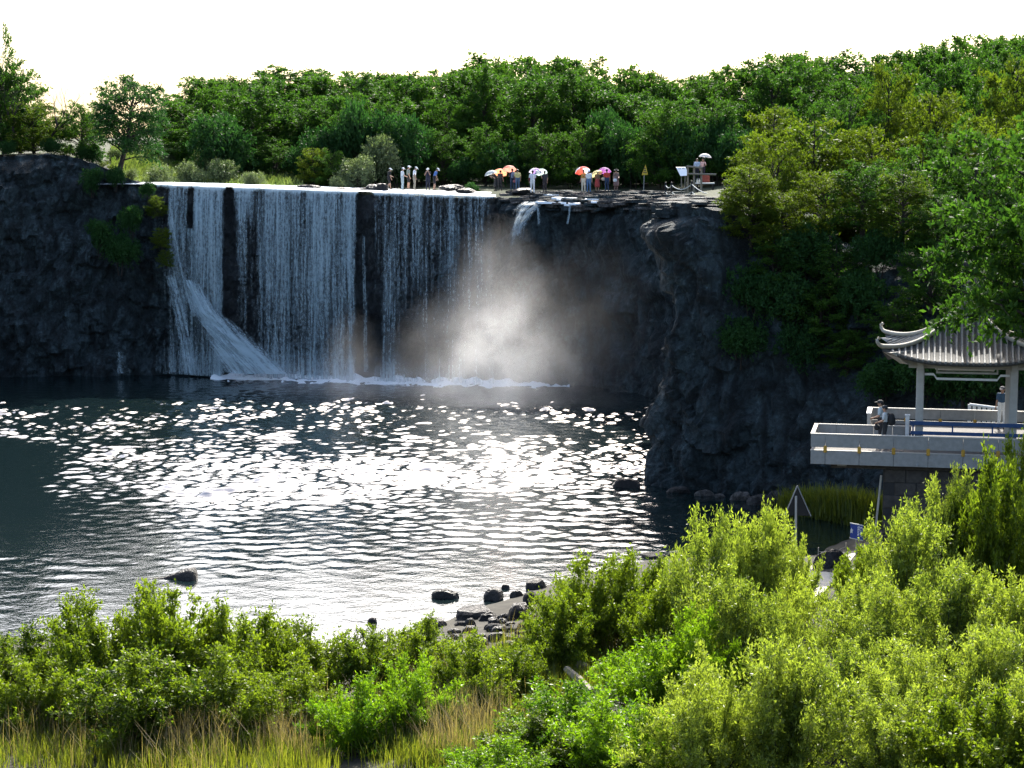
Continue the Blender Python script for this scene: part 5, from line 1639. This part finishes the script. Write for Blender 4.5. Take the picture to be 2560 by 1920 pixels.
def person(loc, heading, label, height=1.68, top=(0.5, 0.5, 0.5), legs=(0.05, 0.05, 0.08), shorts=False, cap=None, hair=True, long_sleeve=False, lean=0.0, look=0.15, arms=('down', 'down'),
           stance='stand', skirt=False, bag=None, pack=None, voxel=0.016, toppat=0.15, hat=None):
    """faces local +y; heading turns that about z. returns (object, hand positions in world)"""
    S = height / 1.72
    V = Vector
    hip = {-1: V((-0.09, 0, 0.92)), 1: V((0.09, 0, 0.92))}
    if stance == 'step':
        kn = {-1: V((-0.10, 0.16, 0.52)), 1: V((0.10, -0.02, 0.50))}; an = {-1: V((-0.10, 0.18, 0.09)), 1: V((0.10, -0.24, 0.10))}
    elif stance == 'crouch':
        hip = {-1: V((-0.10, -0.12, 0.50)), 1: V((0.10, -0.12, 0.50))}
        kn = {-1: V((-0.13, 0.22, 0.56)), 1: V((0.13, 0.24, 0.50))}; an = {-1: V((-0.12, 0.06, 0.09)), 1: V((0.12, 0.02, 0.09))}
    else:
        kn = {-1: V((-0.10, 0.02, 0.50)), 1: V((0.10, 0.03, 0.50))}; an = {-1: V((-0.11, -0.02, 0.09)), 1: V((0.12, 0.0, 0.09))}
    pel = (hip[-1] + hip[1]) / 2 + V((0, 0, 0.03))
    def T(v): return rotx(v + (pel - V((0, 0, 0.95))), lean, pel)
    waist, chest, neck, head = T(V((0, 0, 1.10))), T(V((0, 0.01, 1.32))), T(V((0, 0, 1.46))), T(V((0, 0.015, 1.60)))
    head = rotx(head, look, neck)
    seg = []   # (a, b, ra, rb, mat)
    SH, PA_, SK, SHO = 0, 1, 2, 3
    for s in (-1, 1):
        seg.append((T(V((s * 0.075, 0, 0.98))), T(V((s * 0.065, 0, 1.12))), 0.115, 0.10, PA_))
        seg.append((T(V((s * 0.065, 0, 1.08))), T(V((s * 0.085, 0.005, 1.33))), 0.105, 0.112, SH))
        sh = T(V((s * 0.175, -0.005, 1.395)))
        seg.append((chest + V((s * 0.03, 0, 0.05)), sh, 0.09, 0.062, SH))
        a_ = arms[0] if s < 0 else arms[1]
        if a_ == 'down': el, ha = sh + V((s * 0.05, -0.03, -0.28)), sh + V((s * 0.07, 0.05, -0.52))
        elif a_ == 'hold': el, ha = sh + V((s * 0.06, 0.05, -0.26)), sh + V((-s * 0.02, 0.26, -0.12))
        elif a_ == 'high': el, ha = sh + V((s * 0.10, 0.10, -0.20)), sh + V((s * 0.06, 0.20, 0.06))
        elif a_ == 'front': el, ha = sh + V((s * 0.03, 0.08, -0.26)), sh + V((-s * 0.06, 0.28, -0.34))
        elif a_ == 'face': el, ha = sh + V((s * 0.04, 0.16, -0.20)), sh + V((-s * 0.10, 0.24, 0.04))
        else: el, ha = sh + V((s * 0.10, -0.12, -0.24)), sh + V((s * 0.02, -0.04, -0.44))
        cut = el if not long_sleeve else ha
        seg.append((sh, sh.lerp(el, 0.7), 0.060, 0.056, SH))
        seg.append((sh.lerp(el, 0.6), el, 0.045 if not long_sleeve else 0.052, 0.040, SH if long_sleeve else SK))
        seg.append((el, ha, 0.041, 0.028, SH if long_sleeve else SK))
        fd = (ha - el).normalized()
        sd = V((0, 1, 0)).cross(fd)
        sd = sd.normalized() if sd.length > .1 else V((1, 0, 0))
        fw = fd.cross(sd).normalized()
        palm = ha + fd * 0.05
        seg.append((ha, palm + fd * 0.03, 0.030, 0.034, SK))
        for fi in range(4):                                   # fingers, slightly curled
            b0 = palm + fd * 0.03 + fw * (fi - 1.5) * 0.019
            ln = (0.060, 0.072, 0.068, 0.052)[fi]
            k1 = b0 + fd * ln * 0.6 - sd * s * 0.008
            seg.append((b0, k1, 0.0095, 0.009, SK)); seg.append((k1, k1 + (fd * 0.7 - sd * s * 0.7) * ln * 0.5, 0.009, 0.0085, SK))
        seg.append((palm - fd * 0.02 + fw * 0.025, palm + fd * 0.03 + fw * 0.055 - sd * s * 0.015, 0.012, 0.010, SK))
        if s < 0: hl = palm + fd * 0.03
        else: hr = palm + fd * 0.03
        lm = SK if shorts else PA_
        seg.append((hip[s], hip[s].lerp(kn[s], 0.9), 0.098, 0.068, PA_))
        seg.append((hip[s].lerp(kn[s], 0.85), kn[s], 0.066 if not shorts else 0.058, 0.056, PA_ if not shorts else SK))
        seg.append((kn[s], kn[s].lerp(an[s], 0.4), 0.056, 0.058, lm)); seg.append((kn[s].lerp(an[s], 0.4), an[s], 0.057 if not shorts else 0.052, 0.046 if not shorts else 0.036, lm))
        seg.append((an[s] + V((0, -0.03, -0.045)), an[s] + V((0, 0.15, -0.055)), 0.044, 0.034, SHO))
    if skirt:
        kz = (kn[-1] + kn[1]) / 2
        for dx in (-0.06, 0.06): seg.append((pel + V((dx, 0, 0.0)), kz + V((dx * 1.6, 0, -0.02)), 0.125, 0.15, PA_))
    seg.append((chest + V((0, 0, 0.08)), neck + (head - neck) * 0.3, 0.062, 0.05, SK))
    fwd = rotx(V((0, 1, 0)), look + lean, V((0, 0, 0))); upv = (head - neck).normalized()
    seg.append((head + upv * 0.03 - fwd * 0.012, head - upv * 0.035 + fwd * 0.012, 0.088, 0.072, SK))
    seg.append((head - upv * 0.05 + fwd * 0.03, head - upv * 0.085 + fwd * 0.05, 0.052, 0.038, SK))      # jaw
    seg.append((head + fwd * 0.085 + upv * 0.0, head + fwd * 0.105 - upv * 0.03, 0.012, 0.017, SK))        # nose
    for s in (-1, 1): seg.append((head + V((s * 0.085, 0, 0)) + upv * 0.015, head + V((s * 0.088, 0, 0)) - upv * 0.03, 0.018, 0.014, SK))  # ears
    bm = bmesh.new()
    for (a, b, ra, rb, m_) in seg: taper(bm, a, b, ra, rb)
    bmesh.ops.recalc_face_normals(bm, faces=bm.faces)
    me = bpy.data.meshes.new('tmp'); bm.to_mesh(me); bm.free()
    ob = bpy.data.objects.new('tmp', me); COL.objects.link(ob)
    md = ob.modifiers.new('r', 'REMESH'); md.mode = 'VOXEL'; md.voxel_size = voxel; md.use_smooth_shade = True
    sm = ob.modifiers.new('s', 'SMOOTH'); sm.factor = 0.45; sm.iterations = 2
    bm_ = bpy.data.meshes.new_from_object(ob.evaluated_get(bpy.context.evaluated_depsgraph_get()))
    bpy.data.objects.remove(ob); bpy.data.meshes.remove(me)
    bm_.name = 'body'
    for m_ in (cloth(top, pat=toppat), cloth(legs), SKIN, cloth((0.05, 0.045, 0.04)), HAIR): bm_.materials.append(m_)
    cs = np.zeros(len(bm_.polygons) * 3); bm_.polygons.foreach_get('center', cs); cs = cs.reshape(-1, 3)
    best = np.full(len(cs), 1e9); idx = np.zeros(len(cs), int)
    for (a, b, ra, rb, m_) in seg:
        a, b = np.array(a), np.array(b)
        t = np.clip(((cs - a) @ (b - a)) / max(1e-9, (b - a) @ (b - a)), 0, 1)
        d = np.linalg.norm(cs - (a + t[:, None] * (b - a)), axis=1) - (ra + (rb - ra) * t)
        k = d < best; best[k] = d[k]; idx[k] = m_
    for s in (-1, 1):                                            # eyes and mouth
        e = np.array(head + fwd * 0.082 + upv * 0.012 + V((s * 0.032, 0, 0)))
        idx[np.linalg.norm(cs - e, axis=1) < 0.016] = 4
    mo = np.array(head + fwd * 0.085 - upv * 0.06)
    idx[(np.linalg.norm(cs - mo, axis=1) < 0.018)] = 2
    bm_.polygons.foreach_set('material_index', idx.astype(np.int32))
    root = empty('person', loc, heading); root.scale = (S, S, S)
    link('body', bm_, root)
    R3 = Matrix((V((1, 0, 0)), fwd, upv)).transposed()
    if hair:
        mb = MB(); mb.ball(head + upv * 0.035 - fwd * 0.022, 0.103, 2, (0.95, 1.0, 0.92), R3)
        for v in list(mb.bm.verts):
            if (v.co - head).dot(fwd) > 0.045 and (v.co - head).dot(upv) < 0.05: v.co -= fwd * 0.06
        mb.build('hair', HAIR, root, True)
    if cap:
        cm = cloth(cap, pat=0.05)
        mb = MB(); mb.ball(head + upv * 0.055 - fwd * 0.008, 0.112, 2, (0.98, 1.08, 0.78), R3)
        c_ = mb.build('cap', cm, root, True)
        mb = MB()
        q = [head + upv * 0.055 + fwd * 0.08 + V((x, 0, 0)) + fwd * (0.13 * (1 - (x / 0.085) ** 2) ** 0.5 if k < 7 else 0) for k, x in enumerate(list(np.linspace(-0.085, 0.085, 7)))]
        mb.prism([Vector(p) for p in q], upv * 0.012); mb.build('brim', cm, c_)
    if hat:
        cm = cloth(hat, pat=0.2)
        mb = MB(); mb.tube([head + upv * 0.045, head + upv * 0.065], [0.20, 0.19], 14); mb.ball(head + upv * 0.075, 0.108, 2, (1, 1.05, 0.8), R3); mb.build('sun_hat', cm, root, True)
    def add_sub(name, col_, c, r, sc):
        mb = MB(); mb.ball(c, r, 3, sc)
        for v in mb.bm.verts: v.co += Vector((0, 0, 0)) + (v.co - Vector(c)) * 0.10 * noise.noise(v.co * 9)
        return mb
    info = {'l': hl, 'r': hr, 'root': root, 'S': S, 'T': T, 'chest': chest}
    M4 = Matrix.Translation(Vector(loc)) @ Matrix.Rotation(heading, 4, 'Z') @ Matrix.Diagonal((S, S, S, 1))
    info['M'] = M4
    tag(root, label, 'person', 'people at the falls')
    return info

def carry(info, kind, at, size, col, label):
    """a bag or backpack worn by a person: a thing of its own, at a body-space point"""
    M4 = info['M']
    c = M4 @ Vector(at)
    rz = M4.to_euler().z
    o = empty(kind, c, rz)
    mb = MB(); mb.box((0, 0, 0), size, None, min(size) * 0.3)
    bmesh.ops.subdivide_edges(mb.bm, edges=mb.bm.edges[:], cuts=1, use_grid_fill=True, smooth=0.4)
    mb.build('pouch', cloth(col), o, True)
    mb = MB()
    if kind == 'backpack':
        for s in (-1, 1): mb.tube([(s * size[0] * .3, size[1] * .4, -size[2] * .35), (s * size[0] * .42, size[1] * .4 + .16, 0), (s * size[0] * .35, size[1] * .4 + .16, size[2] * .45), (s * size[0] * .25, size[1] * .3, size[2] * .48)], 0.016, 6)
        mb.box((0, -size[1] * 0.55, -size[2] * 0.15), (size[0] * .7, size[1] * .35, size[2] * .5), None, 0.02)
    else:
        mb.tube([(-size[0] * .4, 0, size[2] * .4), (-size[0] * .2, 0, size[2] * 1.2), (size[0] * .2, 0, size[2] * 1.2), (size[0] * .4, 0, size[2] * .4)], 0.012, 6)
    mb.build('strap', cloth(tuple(k * 0.7 for k in col)), o)
    tag(o, label, 'bag')
    return o

def umbrella(info, hand, tilt, cols, label, rad=0.52, length=0.72, az=0.0):
    """tilt: angle from upright; az: world direction it leans to"""
    h = info['M'] @ info[hand]
    ax = Vector((math.cos(az) * math.sin(tilt), math.sin(az) * math.sin(tilt), math.cos(tilt)))
    o = empty('umbrella', h)
    o.rotation_euler = ax.to_track_quat('Z', 'Y').to_euler()
    mb = MB(); mb.tube([(0, 0, -0.12), (0, 0, length)], 0.008, 6); mb.build('shaft', M['steel'], o)
    mb = MB(); mb.tube([(0, 0, -0.06), (0, 0, -0.14), (0.02, 0, -0.17), (0.05, 0, -0.165), (0.06, 0, -0.14)], 0.014, 6); mb.build('handle', M['black'], o)
    ca = empty_mesh = None
    apex = Vector((0, 0, length))
    first = None
    for k in range(8):
        bm = bmesh.new()
        rows = []
        for j in range(6):
            f = j / 5
            row = []
            for i in range(5):
                t = i / 4
                th = 2 * math.pi * (k + t) / 8
                r = rad * math.sin(f * 1.15) / math.sin(1.15) * (1 - 0.09 * f * math.sin(math.pi * t))
                z = length - 0.30 * rad / 0.52 * f ** 2 * (1.0 + 0.0) + 0.02 * f * math.sin(math.pi * t)
                row.append(bm.verts.new((r * math.cos(th), r * math.sin(th), z)))
            rows.append(row)
        for a, b in zip(rows, rows[1:]):
            for i in range(4): bm.faces.new((a[i], a[i + 1], b[i + 1], b[i]))
        bmesh.ops.remove_doubles(bm, verts=bm.verts, dist=1e-4)
        me = bpy.data.meshes.new('panel'); bm.to_mesh(me); bm.free()
        me.polygons.foreach_set('use_smooth', [True] * len(me.polygons))
        c = cols[k % len(cols)]
        link('panel', me, o, ucloth(c))
        th = 2 * math.pi * k / 8
        mb = MB(); mb.tube([(0, 0, length - 0.25), (rad * 0.55 * math.cos(th), rad * 0.55 * math.sin(th), length - 0.11)], 0.004, 4, cap=False); mb.build('rib', M['steel'], o)
    mb = MB(); mb.tube([(0, 0, length - 0.01), (0, 0, length + 0.06)], [0.012, 0.006], 6); mb.build('ferrule', M['steel'], o)
    tag(o, label, 'umbrella', 'umbrellas above the falls')
UC = {}
def ucloth(c):
    if c not in UC: UC[c] = leaf_like(c)
    return UC[c]
def leaf_like(c):
    m, nt, b = new_mat('umbrella_cloth')
    b.inputs['Base Color'].default_value = (*c, 1); b.inputs['Roughness'].default_value = 0.7
    tr = N(nt, 'ShaderNodeBsdfTranslucent'); tr.inputs['Color'].default_value = (*c, 1)
    ms = N(nt, 'ShaderNodeMixShader'); ms.inputs[0].default_value = 0.45
    nt.links.new(b.outputs[0], ms.inputs[1]); nt.links.new(tr.outputs[0], ms.inputs[2]); nt.links.new(ms.outputs[0], nt.nodes['Material Output'].inputs['Surface'])
    return m

def lip_loc(px, feet_py, back=2.2):
    X = xat(px, 143)
    Y = lip_y(X) + back
    return P(px, feet_py, Y)
WHT, CRM = (0.75, 0.77, 0.78), (0.62, 0.58, 0.48)
E_ = -math.pi / 2       # heading that faces screen right (+x)
person(lip_loc(972, 474), R(-60), 'wader in black top and dark shorts, leftmost of the group in white caps', 1.6, (0.015, 0.015, 0.015), (0.012, 0.012, 0.015), True, cap=WHT, lean=0.15, arms=('front', 'down'), stance='step')
person(lip_loc(1006, 475), R(-70), 'wader in white shirt and pale trousers reaching forward, white cap', 1.66, (0.62, 0.66, 0.68), (0.35, 0.42, 0.45), cap=WHT, arms=('front', 'front'), look=0.3)
person(lip_loc(1021, 473, 3.0), R(-70), 'wader in grey-green shirt and black shorts behind the white shirts', 1.74, (0.16, 0.2, 0.17), (0.012, 0.012, 0.014), True, cap=WHT, look=0.2)
person(lip_loc(1036, 475), R(-80), 'wader in white shirt and khaki trousers looking down, white cap', 1.74, WHT, (0.28, 0.25, 0.19), cap=WHT, look=0.55, lean=0.05)
person(lip_loc(1070, 476), R(170), 'person in navy shirt and navy trousers holding something up, white cap', 1.64, (0.015, 0.016, 0.035), (0.015, 0.017, 0.035), cap=WHT, arms=('face', 'face'), look=0.2)
person(lip_loc(1086, 476), R(-75), 'person in blue patterned shirt bending forward, white cap', 1.7, (0.08, 0.17, 0.42), (0.015, 0.015, 0.02), True, cap=WHT, lean=0.3, look=0.4, toppat=0.7)
q = person(lip_loc(1240, 478, 3.0), R(120), 'stooping person in dark dress under the grey umbrella', 1.5, (0.02, 0.02, 0.022), (0.012, 0.012, 0.014), skirt=True, lean=0.45, arms=('hold', 'hold'), look=0.2)
umbrella(q, 'l', 0.30, [(0.45, 0.5, 0.52)], 'grey-white umbrella held low over the stooping person', 0.50, 0.42, R(170))
q = person(lip_loc(1250, 477, 4.0), R(-20), 'dark-haired person under the open orange umbrella', 1.52, (0.05, 0.04, 0.04), (0.02, 0.02, 0.025), arms=('hold', 'down'), lean=0.15)
umbrella(q, 'l', 0.55, [(0.85, 0.33, 0.17)], 'orange umbrella tilted back, left of the salmon one', 0.52, 0.45, R(75))
q = person(lip_loc(1281, 478, 3.2), R(20), 'person in dark clothes wearing a blue backpack under salmon umbrella', 1.66, (0.02, 0.025, 0.05), (0.03, 0.05, 0.09), arms=('hold', 'down'))
carry(q, 'backpack', (0, -0.2, 1.2), (0.30, 0.17, 0.42), (0.14, 0.17, 0.25), 'pale blue and dark backpack under the salmon umbrella')
umbrella(q, 'l', 0.35, [(0.72, 0.30, 0.22)], 'salmon pink umbrella, highest of the left pair', 0.54, 0.62, R(90))
q = person(lip_loc(1294, 478, 2.8), R(10), 'person in yellow shirt and jeans beside the backpack wearer', 1.6, (0.62, 0.52, 0.22), (0.09, 0.14, 0.22), arms=('front', 'down'))
carry(q, 'handbag', (-0.18, 0.2, 0.78), (0.26, 0.1, 0.18), (0.4, 0.12, 0.12), 'reddish handbag hanging between the pair under salmon umbrella')
q = person(lip_loc(1331, 484, 1.6), R(-15), 'person all in white with a dark red bag', 1.7, (0.72, 0.70, 0.74), (0.76, 0.76, 0.76), arms=('down', 'hold'), look=0.2)
carry(q, 'handbag', (-0.22, 0.02, 1.05), (0.10, 0.26, 0.24), (0.14, 0.02, 0.025), 'dark red bag at the hip of the person in white')
umbrella(q, 'r', 0.35, [(0.35, 0.22, 0.5), (0.8, 0.78, 0.85)], 'lilac and white umbrella over the person in white', 0.50, 0.55, R(80))
q = person(lip_loc(1362, 482, 2.2), R(30), 'shadowed person in dark clothes under the pale green umbrella', 1.62, (0.03, 0.03, 0.035), (0.03, 0.025, 0.03), arms=('hold', 'down'))
umbrella(q, 'l', 0.4, [(0.62, 0.82, 0.78)], 'pale green-white umbrella beside the lilac one', 0.5, 0.5, R(110))
q = person(lip_loc(1459, 481, 3.0), R(150), 'person in yellow-brown shirt and cream trousers under red and white umbrella', 1.66, (0.4, 0.26, 0.06), CRM, arms=('hold', 'down'))
umbrella(q, 'l', 0.45, [(0.8, 0.83, 0.83), (0.75, 0.09, 0.06), (0.75, 0.09, 0.06), (0.8, 0.83, 0.83)], 'red and white umbrella, leftmost of the right-hand group', 0.58, 0.62, R(115))
person(lip_loc(1472, 482, 2.2), R(165), 'person in white shirt, blue jeans and white cap in front of red umbrella', 1.68, WHT, (0.10, 0.18, 0.32), cap=(0.7, 0.68, 0.78), look=0.35)
q = person(lip_loc(1493, 479, 3.0), R(-30), 'person in brown dress under the yellow umbrella', 1.5, (0.16, 0.1, 0.06), (0.3, 0.05, 0.05), True, skirt=True, arms=('hold', 'front'), look=0.3, toppat=0.5)
umbrella(q, 'l', 0.5, [(0.82, 0.74, 0.35)], 'yellow umbrella tilted sideways in the right-hand group', 0.5, 0.4, R(140))
q = person(lip_loc(1517, 478, 3.4), R(10), 'person in red shirt and blue trousers under the purple umbrella', 1.62, (0.5, 0.06, 0.04), (0.03, 0.06, 0.13), arms=('hold', 'down'))
carry(q, 'handbag', (-0.25, 0.12, 0.95), (0.28, 0.12, 0.22), (0.62, 0.58, 0.5), 'cream bag held beside the red shirt')
umbrella(q, 'l', 0.4, [(0.3, 0.1, 0.34), (0.4, 0.16, 0.42)], 'purple umbrella in the right-hand group', 0.52, 0.5, R(85))
q = person(lip_loc(1540, 477, 3.2), R(200), 'person in patterned dress and round dark hat, rightmost of the umbrella group', 1.58, (0.2, 0.13, 0.11), (0.22, 0.13, 0.12), skirt=True, hat=(0.03, 0.03, 0.035), toppat=0.6, arms=('front', 'down'))
carry(q, 'handbag', (0.16, 0.16, 0.84), (0.26, 0.1, 0.22), (0.7, 0.72, 0.74), 'white bag carried by the person in the round dark hat')
# on the lookout behind the railing
def lk(px, py, Y): 
    b = P(px, py, Y); return b
q = person(lk(1742, 452, 144.0), R(180), 'person in pale blue shirt standing behind the wooden railing', 1.66, (0.5, 0.56, 0.68), (0.02, 0.02, 0.03), arms=('down', 'down'))
q = person(lk(1757, 450, 144.6), R(170), 'person in pink shirt under the white umbrella behind the railing', 1.6, (0.62, 0.4, 0.38), (0.05, 0.04, 0.05), arms=('hold', 'down'))
umbrella(q, 'l', 0.12, [(0.85, 0.83, 0.8)], 'white umbrella above the wooden railing', 0.5, 0.75, R(0))
# pavilion visitors
def pl_loc(px, ly, z=FLOOR):
    # point on the platform floor whose local y is ly, seen at column px
    best = None
    for k in range(0, 900):
        w = FL + ex * (k * 0.01) + ey * ly
        if abs(CX + FPX * w.x / (w.y * CP + (EYE - z - 0.8) * SP) - px) < 0.8: best = w; break
    best = best or FL + ex * 2
    return Vector((best.x, best.y, z))
q = person(pl_loc(2213, 0.95), R(72), 'man in grey-white T-shirt and dark trousers with backpack and camera bag at the parapet', 1.66, (0.42, 0.46, 0.48), (0.02, 0.022, 0.025), cap=(0.03, 0.035, 0.04), voxel=0.011, look=0.05, arms=('front', 'down'))
carry(q, 'backpack', (0, -0.24, 1.18), (0.30, 0.2, 0.44), (0.015, 0.016, 0.018), 'black backpack worn by the man at the parapet')
carry(q, 'camera_bag', (-0.12, 0.30, 0.86), (0.26, 0.2, 0.2), (0.012, 0.012, 0.013), 'black camera bag slung in front of the man at the parapet')
person(pl_loc(2202, 1.9), R(80), 'man in pale blue shirt and dark peaked cap behind the backpacker', 1.74, (0.34, 0.42, 0.46), (0.03, 0.03, 0.035), cap=(0.025, 0.03, 0.035), voxel=0.011, look=0.05, arms=('front', 'down'))
person(pl_loc(2506, 7.6), R(150), 'man in dark blue shirt and white trousers beside the right column', 1.74, (0.035, 0.08, 0.14), (0.68, 0.7, 0.7), cap=(0.1, 0.1, 0.11), long_sleeve=False, voxel=0.012, arms=('back', 'down'))
